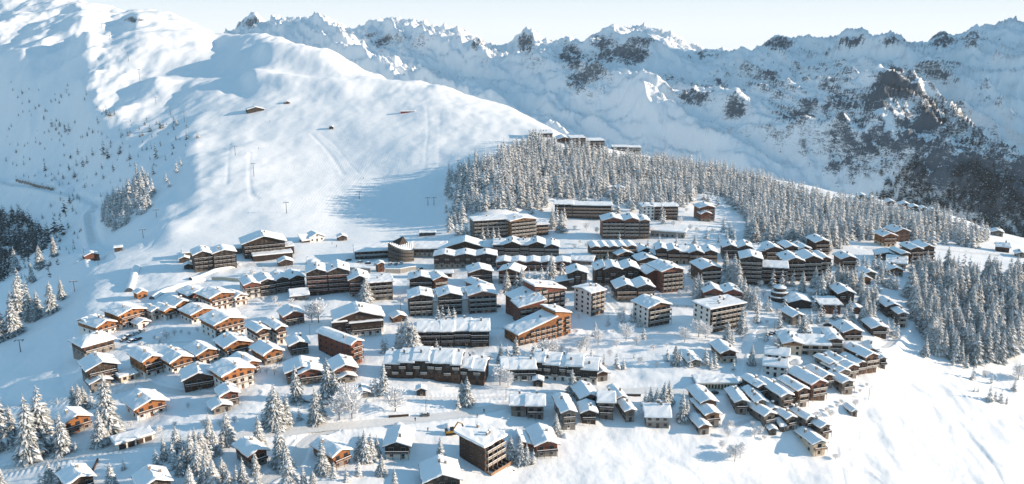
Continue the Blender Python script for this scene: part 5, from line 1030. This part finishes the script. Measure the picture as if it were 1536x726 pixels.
for px, py, hp, kd, lab, grp in TREES:
    if kd == 'd': hp *= 1.35
    p = hit(px, py); fw = p.y * math.cos(PITCH) - (p.z - CAMZ) * math.sin(PITCH); cand.append(dict(p=tuple(p), h=hp * fw / F * 1.12, hp=hp + 1000 if kd == 'b' else hp + 6, px=px, py=py, kind=kd, lab=lab, grp=grp))
inview = [t for t in cand if -15 < t['px'] < 1551 and t['py'] - t['hp'] < 740]
inview.sort(key=lambda t: -t['hp'])
nspr = 0; solo = []
for t in inview:
    if t['kind'] == 'b': solo.append(t)
    elif nspr < 300: solo.append(t); nspr += 1
    else: rest.append(t)
rest += [t for t in cand if not (-15 < t['px'] < 1551 and t['py'] - t['hp'] < 740)]
for t in solo:
    kd = t['kind']; cm, tm = random.choice(PROTO[kd]); nm = ('frosted_shrub' if 'shrub' in t['lab'] else 'frosted_larch') if kd == 'b' else 'spruce_tree'
    e = bpy.data.objects.new(nm, None); COL.objects.link(e); e.location = t['p']; e.rotation_euler = (0, 0, random.uniform(0, 6.28)); s_ = t['h'] / HGT[kd]; w_ = random.uniform(.85, 1.2) * (1.08 if s_ > .6 else 1.25)
    e.scale = (s_ * w_, s_ * w_, s_); setp(e, t['lab'], ('shrub' if 'shrub' in t['lab'] else 'larch') if kd == 'b' else 'spruce', t['grp']); link('crown', cm, e); link('trunk', tm, e)
def merged(name, items, protos, mats, label, cat, group=None, hp=15.0):
    groups = {}
    for t in items: groups.setdefault(random.randrange(len(protos)), []).append(t)
    VV = []; FF = []; MM = []; off = 0
    for k, ts in groups.items():
        V, Fq, mi = protos[k]; n = len(ts); a = RNG.uniform(0, 2 * PI, n); s_ = np.array([t['h'] for t in ts]) / hp; w_ = s_ * RNG.uniform(.85, 1.2, n); P = np.array([t['p'] for t in ts])
        ca, sa = np.cos(a), np.sin(a); x = (V[None, :, 0] * ca[:, None] - V[None, :, 1] * sa[:, None]) * w_[:, None] + P[:, 0:1]; y = (V[None, :, 0] * sa[:, None] + V[None, :, 1] * ca[:, None]) * w_[:, None] + P[:, 1:2]; z = V[None, :, 2] * s_[:, None] + P[:, 2:3]
        VV.append(np.stack([x, y, z], 2).reshape(-1, 3)); FF.append((Fq[None] + (np.arange(n) * len(V))[:, None, None] + off).reshape(-1, 4)); MM.append(np.tile(mi, n)); off += n * len(V)
    return setp(link(name, np_mesh(name, np.concatenate(VV), np.concatenate(FF), mats, np.concatenate(MM))), label, cat, group, 'stuff')
LP = [blade_tree(15, random.uniform(3.2, 4.3), 8, 8, 900 + i, snow=.85, fingers=False, wid=.42, thick=.25) for i in range(6)]
LPD = [blade_tree(15, random.uniform(3.4, 4.4), 6, 6, 950 + i, snow=.12, fingers=False, wid=.45) for i in range(4)]
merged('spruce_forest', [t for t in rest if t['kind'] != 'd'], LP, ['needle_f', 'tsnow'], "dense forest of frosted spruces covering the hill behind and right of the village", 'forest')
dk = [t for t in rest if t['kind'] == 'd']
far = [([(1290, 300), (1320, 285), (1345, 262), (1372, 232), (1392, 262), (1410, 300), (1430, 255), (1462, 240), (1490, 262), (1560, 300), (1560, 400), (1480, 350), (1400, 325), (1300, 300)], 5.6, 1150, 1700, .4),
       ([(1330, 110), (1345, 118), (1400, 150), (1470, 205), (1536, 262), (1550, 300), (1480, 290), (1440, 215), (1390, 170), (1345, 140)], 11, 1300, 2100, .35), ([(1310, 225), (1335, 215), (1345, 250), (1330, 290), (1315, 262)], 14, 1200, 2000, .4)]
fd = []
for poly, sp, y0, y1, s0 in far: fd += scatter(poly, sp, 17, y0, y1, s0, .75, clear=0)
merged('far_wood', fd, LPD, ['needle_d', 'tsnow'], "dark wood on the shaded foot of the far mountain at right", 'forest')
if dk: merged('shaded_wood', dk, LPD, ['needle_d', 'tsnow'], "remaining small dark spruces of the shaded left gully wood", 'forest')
print('TREES solo', len(solo), 'rest', len(rest), 'far', len(fd))
# ------------------------------------------------------------------ small things
def at(px, py): return hit(px, py)
def empty(name, p, rz, label, cat, group=None):
    e = bpy.data.objects.new(name, None); COL.objects.link(e); e.location = p; e.rotation_euler = (0, 0, rz); return setp(e, label, cat, group)
def car_meshes(paint):
    def f():
        b = MB(); prof = [(-2.1, .35), (-2.15, .75), (-1.3, .92), (-.75, 1.42), (.9, 1.45), (1.6, .98), (2.15, .88), (2.15, .35)]
        for s in (-.85, .85): b.poly([(x, s, z) for x, z in (prof if s < 0 else prof[::-1])][::-1] if s > 0 else [(x, s, z) for x, z in prof][::-1], paint)
        for i in range(len(prof)):
            a, c = prof[i], prof[(i + 1) % len(prof)]; m = 'glass' if (i in (2, 4)) else paint
            b.poly([(a[0], -.85, a[1]), (c[0], -.85, c[1]), (c[0], .85, c[1]), (a[0], .85, a[1])], m)
        body = b.mesh('body'); g = MB()
        for s in (-.87, .85): g.box(-.95, 1.1, s, s + .02, .95, 1.32, 'glass')
        sn = MB(); sn.poly([(-.8, -.8, 1.46), (.95, -.8, 1.49), (.95, .8, 1.49), (-.8, .8, 1.46)], 'snow'); sn.box(-.75, .9, -.76, .76, 1.47, 1.68, 'snow'); sn.box(-2.05, -1.35, -.7, .7, .9, 1.02, 'snow')
        w = MB(); w.tube((0, -.12, 0), (0, .12, 0), .34, .34, 'tyre', 10); w.tube((0, -.125, 0), (0, .125, 0), .18, .18, 'metal', 8)
        return body, g.mesh('side_window'), sn.mesh('snow_cover'), w.mesh('wheel')
    return cached(('car', paint), f)
def car(px, py, rel, paint, label, group, snowy=True):
    p = at(px, py); bm, gm, sm, wm = car_meshes(paint); e = empty('parked_car', p + Vector((0, 0, .03)), math.radians(rel), label, 'car', group)
    link('body', bm, e); link('side_window', gm, e)
    if snowy: link('snow_cover', sm, e)
    for x in (-1.35, 1.35):
        for y in (-.8, .8): link('wheel', wm, e, (x, y, .34))
for grp, lab, pts in [
 ("cars parked before the resort centre", "small snow topped car parked along the street before the resort centre", [(523, 391, 8), (540, 394, 4), (552, 396, 0), (565, 398, 2), (574, 395, 85), (585, 397, 80), (594, 397, 84), (602, 396, 82), (630, 404, 5), (460, 408, 70), (405, 387, 10)]),
 ("cars under snow in the upper left yard", "car buried in snow in the yard of the upper left chalets", [(186, 511, 60), (191, 506, 60), (197, 513, 62), (203, 502, 60), (207, 510, 64), (212, 498, 60)]),
 ("cars parked on the plateau", "dark car in the parked row on the plateau behind the large gabled building", [(1151, 503, 60), (1158, 501, 60), (1165, 500, 62), (1172, 499, 60), (1183, 499, 60), (1176, 502, 60)]),
 ("cars below the white rendered house", "snowy car parked in the row below the large gabled building", [(1190, 558, 70), (1197, 556, 70), (1204, 555, 70), (1211, 553, 70)]),
 ("cars near the pillar garage", "snow covered car in the row at the car park edge", [(1096, 581, 20), (1104, 579, 20), (1112, 577, 20), (1131, 575, 20), (1118, 584, 20)])]:
    for i, (x, y, r) in enumerate(pts): car(x, y, r, ['car_dark', 'car_grey', 'car_blue', 'car_white'][i % 4] if 'dark' not in lab else 'car_dark', lab, grp)
car(1071, 591, 25, 'car_dark', "dark car alone in front of the garage with cream pillars", None, False)
car(637, 624, 5, 'car_grey', "grey car standing on the lower road beside the tall lamp post", None)
car(1241, 489, -5, 'car_dark', "dark car alone on the lane above the brown chalets at right", None, False)
car(689, 484, 10, 'car_dark', "dark snow topped car behind the dark stepped terrace", None)
car(746, 461, 20, 'car_dark', "dark car beside the pink rear wing of the lodge", None)
car(893, 390, 60, 'car_dark', "dark car on the street left of the sunlit five gabled residence", None)
# poles
def lamp(px, py, hpx, label):
    p = at(px, py); h = max(6.0, hpx * p.y / F); e = empty('street_lamp', p, random.uniform(-.6, .6), label, 'street lamp'); b = MB(); b.tube((0, 0, -1), (0, 0, h), .13, .08, 'metal'); b.build('pole', e)
    b = MB(); b.tube((0, 0, h - .05), (1.4, 0, h + .15), .06, .05, 'metal', 5); b.box(.9, 1.9, -.18, .18, h + .12, h + .26, 'metal'); b.box(.9, 1.9, -.18, .18, h + .262, h + .4, 'snow'); b.build('lamp_head', e)
for a in [(639, 620, 15, "tall street lamp beside the grey car on the lower road"), (759, 600, 10, "short lamp post on the road bank above the twin stone house"), (601, 468, 19, "thin lamp post in the open snow left of the three gabled lodge"), (465, 503, 12, "thin pole in the snow field of the left quarter"),
          (1161, 497, 14, "lamp post beside the parked row on the plateau"), (1128, 592, 14, "lamp post at the bend by the car park"), (1303, 599, 12, "thin pole alone on the slope right of the old hamlet"), (127, 389, 18, "tall pole left of the dark lift hut"), (110, 379, 13, "thin frosted pole furthest left by the lift hut"), (148, 399, 15, "dark pole right in front of the dark lift hut"), (438, 400, 14, "lamp post at the street cabin below the tall hotel"), (460, 398, 12, "street lamp above the long retaining wall")]: lamp(*a)
def pylon(px, py, hpx, label, tow=False, group=None):
    p = at(px, py); h = max(7.0, hpx * p.y / F); e = empty('lift_pylon', p, 0.15, label, 'lift pylon', group)
    b = MB(); b.tube((0, 0, -1), (0, 0, h), .28, .18, 'metal', 8); b.build('mast', e); w = 2.0
    b = MB(); b.box(-w, w, -.22, .22, h - .1, h + .25, 'metal'); b.box(-w, w, -.2, .2, h + .252, h + .4, 'snow'); b.build('crossarm', e)
    for s in (-1, 1): b = MB(); b.box(s * w - .15, s * w + .15, -1.3, 1.3, h - .45, h - .12, 'metal'); b.build('pulley_train', e)
for i, (x, y, h, l) in enumerate([(112, 437, 13, "lift pylon on the left piste edge beside the upper spruces"), (31, 528, 17, "lift pylon on the shaded piste near the left edge"), (430, 320, 17, "lift pylon with crossarm where the shaded and sunlit piste meet"), (381, 265, 20, "slim lift pylon on the sunlit groomed slope"), (539, 298, 9, "small lift pylon in the middle of the shaded piste"),
     (353, 233, 14, "lift pylon on the shoulder above the groomed slope"), (277, 183, 15, "lift pylon on the shaded shoulder right of the hillside wood"), (256, 172, 13, "lift pylon on the shaded shoulder, one span above the hillside wood"), (234, 156, 10, "lift pylon just below the sunlit break of slope"), (210, 122, 17, "tall lift pylon on the bright upper left slope"), (193, 92, 13, "lift pylon halfway up the bright upper left slope"), (165, 59, 9, "upper lift pylon on the bright left slope"), (153, 42, 7, "topmost lift pylon under the left summit"),
     (215, 357, 12, "lift pylon left of the groomed run at the lower slope"), (235, 326, 11, "lift pylon in the lower sunlit run above the lift hut"), (642, 308, 9, "left pylon of the drag lift pair beside the forest"), (651, 308, 9, "right pylon of the drag lift pair beside the forest")]): pylon(x, y, h, l)
# walls
def wall(pts, h, th, mat, label, name='retaining_wall', cat='wall', snow=True, base=0.0, posts=False):
    P = [at(*q) for q in pts]; Q = []
    for a, b in zip(P[:-1], P[1:]):
        n = max(1, int((b - a).length / 4))
        for i in range(n): Q.append(a.lerp(b, i / n))
    Q.append(P[-1]); o = Q[0].copy(); e = empty(name, o, 0, label, cat)
    for nm, m, z0, z1, t in (('wall_face', mat, -2.5 + base, h, th), ('snow_cap', 'snow', h + .003, h + .35, th + .15)):
        if nm == 'snow_cap' and not snow: continue
        b = MB()
        for a, c in zip(Q[:-1], Q[1:]):
            d = (c - a); d.z = 0; d.normalize(); n_ = Vector((-d.y, d.x, 0)) * t / 2; za = hz(a.x, a.y) - o.z; zc = hz(c.x, c.y) - o.z; A = a - o; C = c - o
            q = lambda p, s, z: (p.x + s * n_.x, p.y + s * n_.y, z)
            if posts:
                b.box(A.x - .1, A.x + .1, A.y - .1, A.y + .1, za - .5, za + h, m)
                for zz in (.35, .7, 1.0): b.poly([q(A, 1, za + h * zz - .18), q(C, 1, zc + h * zz - .18), q(C, 1, zc + h * zz), q(A, 1, za + h * zz)], m)
            else:
                v = [q(A, -1, za + z0), q(C, -1, zc + z0), q(C, 1, zc + z0), q(A, 1, za + z0), q(A, -1, za + z1), q(C, -1, zc + z1), q(C, 1, zc + z1), q(A, 1, za + z1)]
                for f_ in ((0, 1, 5, 4), (1, 2, 6, 5), (2, 3, 7, 6), (3, 0, 4, 7), (4, 5, 6, 7)): b.poly([v[i] for i in f_], m)
        b.build(nm, e)
wall([(466, 406), (510, 407), (556, 409)], 3.0, .6, 'co', "long tan retaining wall with snow top above the tall twin gabled lodge")
wall([(578, 410), (600, 410), (624, 406)], 3.0, .6, 'co', "tan retaining wall curving right of the little street kiosk")
wall([(24, 272), (45, 278), (62, 282), (80, 286)], 4.0, .8, 'st', "dark retaining wall holding the mountain track on the shaded left hillside")
wall([(318, 420), (345, 421), (368, 423)], 2.0, .5, 'cr', "low beige wall with snow top left of the four gabled lodge")
wall([(1001, 461), (1030, 462), (1060, 462)], 1.6, .3, 'rail_lt', "long railing fence on the snow terrace left of the small red brown house", 'fence', 'fence', False, posts=True)
wall([(1222, 528), (1245, 530), (1262, 528)], 1.3, .2, 'rail_lt', "pale fence below the large gabled building's right end", 'fence', 'fence', False, posts=True)
wall([(1196, 566), (1215, 560), (1236, 556)], 1.6, .5, 'co', "low curved wall between car row and diagonal hamlet houses")
wall([(583, 626), (598, 625), (613, 624)], 1.1, .6, 'dk', "low dark fence poking out of the snow beside the lower road", 'fence', 'fence')
wall([(937, 594), (949, 594), (961, 594)], 1.1, .6, 'dk', "low dark fence in the snow above the hamlet row houses", 'fence', 'fence')
wall([(135, 716), (147, 690)], .9, .5, 'dk', "narrow dark railing running down from the lower road at bottom left", 'fence', 'fence', False)
wall([(446, 600), (456, 603), (466, 605)], 1.0, .4, 'st', "short stone wall under the tall spruces left of the road", 'stone_wall')
def tunnel(pts, r, label):
    P = [at(*q) for q in pts]; o = P[0].copy(); e = empty('conveyor_tunnel', o, 0, label, 'tunnel'); Q = []
    for a, b_ in zip(P[:-1], P[1:]): Q += [a.lerp(b_, i / 10) for i in range(10)]
    Q.append(P[-1]); b = MB(); s = MB(); n = 10; rings = []
    for i, q in enumerate(Q):
        d = Q[min(i + 1, len(Q) - 1)] - Q[max(i - 1, 0)]; d.z = 0; d.normalize(); sd = Vector((-d.y, d.x, 0)); z = hz(q.x, q.y) - o.z; rr = r * (1 + .1 * float(perlin(i * .37 + q.x, 3.1)))
        rings.append([Vector((q.x - o.x, q.y - o.y, z)) + sd * (math.cos(PI * k / n) * rr * 1.05) + Vector((0, 0, math.sin(PI * k / n) * rr * 1.1 - .3)) for k in range(n + 1)])
    for a, c in zip(rings[:-1], rings[1:]):
        for k in range(n): (b if k in (0, n - 1) else s).poly([a[k], a[k + 1], c[k + 1], c[k]], 'co' if k in (0, n - 1) else 'snow')
    b.build('side_wall', e); s.build('snow_cover', e, smooth=True)
    m = MB(); r0 = rings[-1]; m.poly([tuple(v + Vector((0, -.05, 0))) for v in r0], 'metal'); m.build('portal', e)
tunnel([(205, 402), (200, 418), (194, 438)], 2.6, "straight snow covered conveyor tunnel with dark round mouth on the left piste")
tunnel([(352, 401), (320, 408), (286, 420)], 2.0, "upper part of the snow covered conveyor tunnel beside the twin gabled house")
tunnel([(306, 421), (270, 430), (228, 449)], 2.2, "lower snow covered conveyor tunnel running down to the orange hut")
# street kiosk
B(572, 408, 12, 5, 2, 16, "little wooden street kiosk tower between the two tan retaining walls", BR, **dict(HT, name='kiosk', cat='kiosk'))
# excavator
p = at(676, 651); e = empty('excavator', p, math.radians(12), "dark excavator with raised yellow arm in the snow left of the terraced hotel", 'excavator')
for s in (-1, 1):
    b = MB(); y = s * 1.1
    for x0, x1 in ((-1.8, 1.8),): b.box(x0, x1, y - .3, y + .3, .1, .8, 'tyre'); b.tube((x0, y - .3, .45), (x0, y + .3, .45), .36, .36, 'tyre', 10); b.tube((x1, y - .3, .45), (x1, y + .3, .45), .36, .36, 'tyre', 10)
    b.build('track', e)
b = MB(); b.box(-2.0, 1.2, -1.2, 1.2, .95, 1.9, 'yellow'); b.box(-2.3, -1.2, -1.15, 1.15, 1.1, 2.2, 'metal'); b.box(-1.9, 1.1, -1.1, 1.1, 1.9, 2.05, 'snow'); hb = b.build('house', e)
b = MB(); b.box(-.3, 1.2, -1.15, 0, 1.91, 3.2, 'glass'); b.box(-.35, 1.25, -1.2, .05, 3.2, 3.35, 'metal'); b.build('cab', e)
b = MB(); b.tube((1.0, .4, 1.6), (3.2, .4, 4.8), .32, .28, 'yellow', 6); b.tube((3.2, .4, 4.8), (5.2, .4, 3.8), .26, .2, 'yellow', 6); b.build('arm', e)
b = MB(); b.poly([(5.0, 0, 3.8), (5.5, 0, 3.0), (5.0, 0, 2.6), (4.6, 0, 3.3)], 'metal'); b.poly([(5.0, .8, 3.8), (4.6, .8, 3.3), (5.0, .8, 2.6), (5.5, .8, 3.0)], 'metal'); b.poly([(5.0, 0, 3.8), (4.6, 0, 3.3), (4.6, .8, 3.3), (5.0, .8, 3.8)], 'metal'); b.poly([(5.0, 0, 3.8), (5.0, .8, 3.8), (5.5, .8, 3.0), (5.5, 0, 3.0)], 'metal'); b.build('bucket', e)
# people on skis
def person_mesh():
    V = [(0, 0, .95), (0, 0, 1.2), (0, .03, 1.42), (0, .02, 1.52), (0, 0, 1.66), (.1, 0, .9), (.12, -.14, .5), (.12, -.02, .08), (-.1, 0, .9), (-.12, -.14, .5), (-.12, -.02, .08), (.2, .02, 1.4), (.3, -.05, 1.12), (.28, -.3, .98), (-.2, .02, 1.4), (-.3, -.05, 1.12), (-.28, -.3, .98), (.12, -.2, .05), (-.12, -.2, .05)]
    E = [(0, 1), (1, 2), (2, 3), (3, 4), (0, 5), (5, 6), (6, 7), (7, 17), (0, 8), (8, 9), (9, 10), (10, 18), (2, 11), (11, 12), (12, 13), (2, 14), (14, 15), (15, 16)]
    Rr = [.16, .17, .17, .07, .12, .11, .08, .06, .11, .08, .06, .08, .06, .045, .08, .06, .045, .05, .05]
    me = bpy.data.meshes.new('person'); me.from_pydata(V, E, []); o = bpy.data.objects.new('person', me); COL.objects.link(o)
    o.modifiers.new('s', 'SKIN'); o.modifiers.new('d', 'SUBSURF').levels = 1
    for v, r in zip(me.skin_vertices[0].data, Rr): v.radius = (r, r)
    me.skin_vertices[0].data[0].use_root = True
    dg = bpy.context.evaluated_depsgraph_get(); dg.update(); m2 = bpy.data.meshes.new_from_object(o.evaluated_get(dg)); bpy.data.objects.remove(o); m2.materials.clear(); m2.materials.append(M['cloth']); return m2
pm = person_mesh(); sk = MB()
for s in (-.12, .12): sk.box(s - .05, s + .05, -.85, .75, 0, .04, 'red')
skm = sk.mesh('skis')
for i, (x, y, lab, ski) in enumerate([(388, 223, "dark clad skier high on the sunlit groomed slope", 1), (545, 268, "lone skier at the top of the shaded piste", 1), (537, 328, "lone skier low on the wide shaded piste", 1), (405, 183, "tiny skier right below the mountain refuge", 1), (498, 366, "person standing on the snow by the white ski hut, left of two", 0), (505, 371, "person standing on the snow below the tiny dark ski hut", 0),
   (726, 619, "person in dark clothes walking on the lower road near the twin stone house", 0), (623, 632, "person in dark clothes walking on the lower road left of the car", 0), (642, 647, "person standing near the raised arm excavator", 0), (716, 627, "person in dark clothes below the lower road walker", 0), (180, 577, "person on the path beside the lowest left chalet", 0)]):
    e = empty('person', at(x, y), random.uniform(0, 6), lab, 'person'); e.scale = (1.15,) * 3; link('body', pm, e)
    if ski: link('skis', skm, e)
# gate of snow heaps shed by ploughs
def heap(px, py, w, label):
    p = at(px, py); b = MB(); n = 10; r = w * p.y / F / 2; V = []; sd = random.uniform(0, 99)
    for j in range(6):
        for i in range(n): a = 2 * PI * i / n; rr = r * (1 - j / 6) * (1 + .3 * float(perlin(math.cos(a) * 1.3 + sd, math.sin(a) * 1.3 + j))); V.append((rr * math.cos(a), rr * math.sin(a) * .8, -.6 + (r * .55 + .6) * math.sin(j / 5 * PI / 2)))
    b.v = V
    for j in range(5):
        for i in range(n): b.f.append((j * n + i, j * n + (i + 1) % n, (j + 1) * n + (i + 1) % n, (j + 1) * n + i)); b.m.append(b.mi('snow'))
    b.f.append(tuple(5 * n + i for i in range(n))); b.m.append(0); o = b.build('snow_heap', None, p, smooth=True); setp(o, label, 'snow heap')
for a in [(598, 640, 26, "bright snow heap at the junction above the bottom dark chalet"), (1126, 508, 30, "large snow heap left of the plateau parking row"), (470, 396, 30, "ploughed snow heap right of the street cabin below the hotel"), (118, 392, 20, "snow heap left of the dark lift hut"), (1196, 545, 26, "rounded snow heap below the left corner of the large gabled building"), (848, 655, 20, "rough snow heap below the first hamlet house"), (672, 640, 22, "flat snow heap beside the excavator")]: heap(*a)
# ------------------------------------------------------------------ air
def haze():
    zmin = float(HG.min()) - 1.0 ; zmax = max(float(HG.max()), CAMZ) + 30
    b = MB(); b.box(-10600, 16200, -60, 7650, zmin - .5, zmax, 'glass'); me = b.mesh('haze'); me.materials.clear()
    m = bpy.data.materials.new('air'); m.use_nodes = True; t = m.node_tree; t.nodes.remove(t.nodes['Principled BSDF'])
    v = t.nodes.new('ShaderNodeVolumePrincipled'); v.inputs['Color'].default_value = (0.80, 0.90, 1.0, 1); v.inputs['Density'].default_value = 2.8e-5; v.inputs['Anisotropy'].default_value = 0.1
    t.links.new(v.outputs[0], t.nodes['Material Output'].inputs['Volume']); me.materials.append(m); setp(link('haze', me), kind='stuff')
haze()
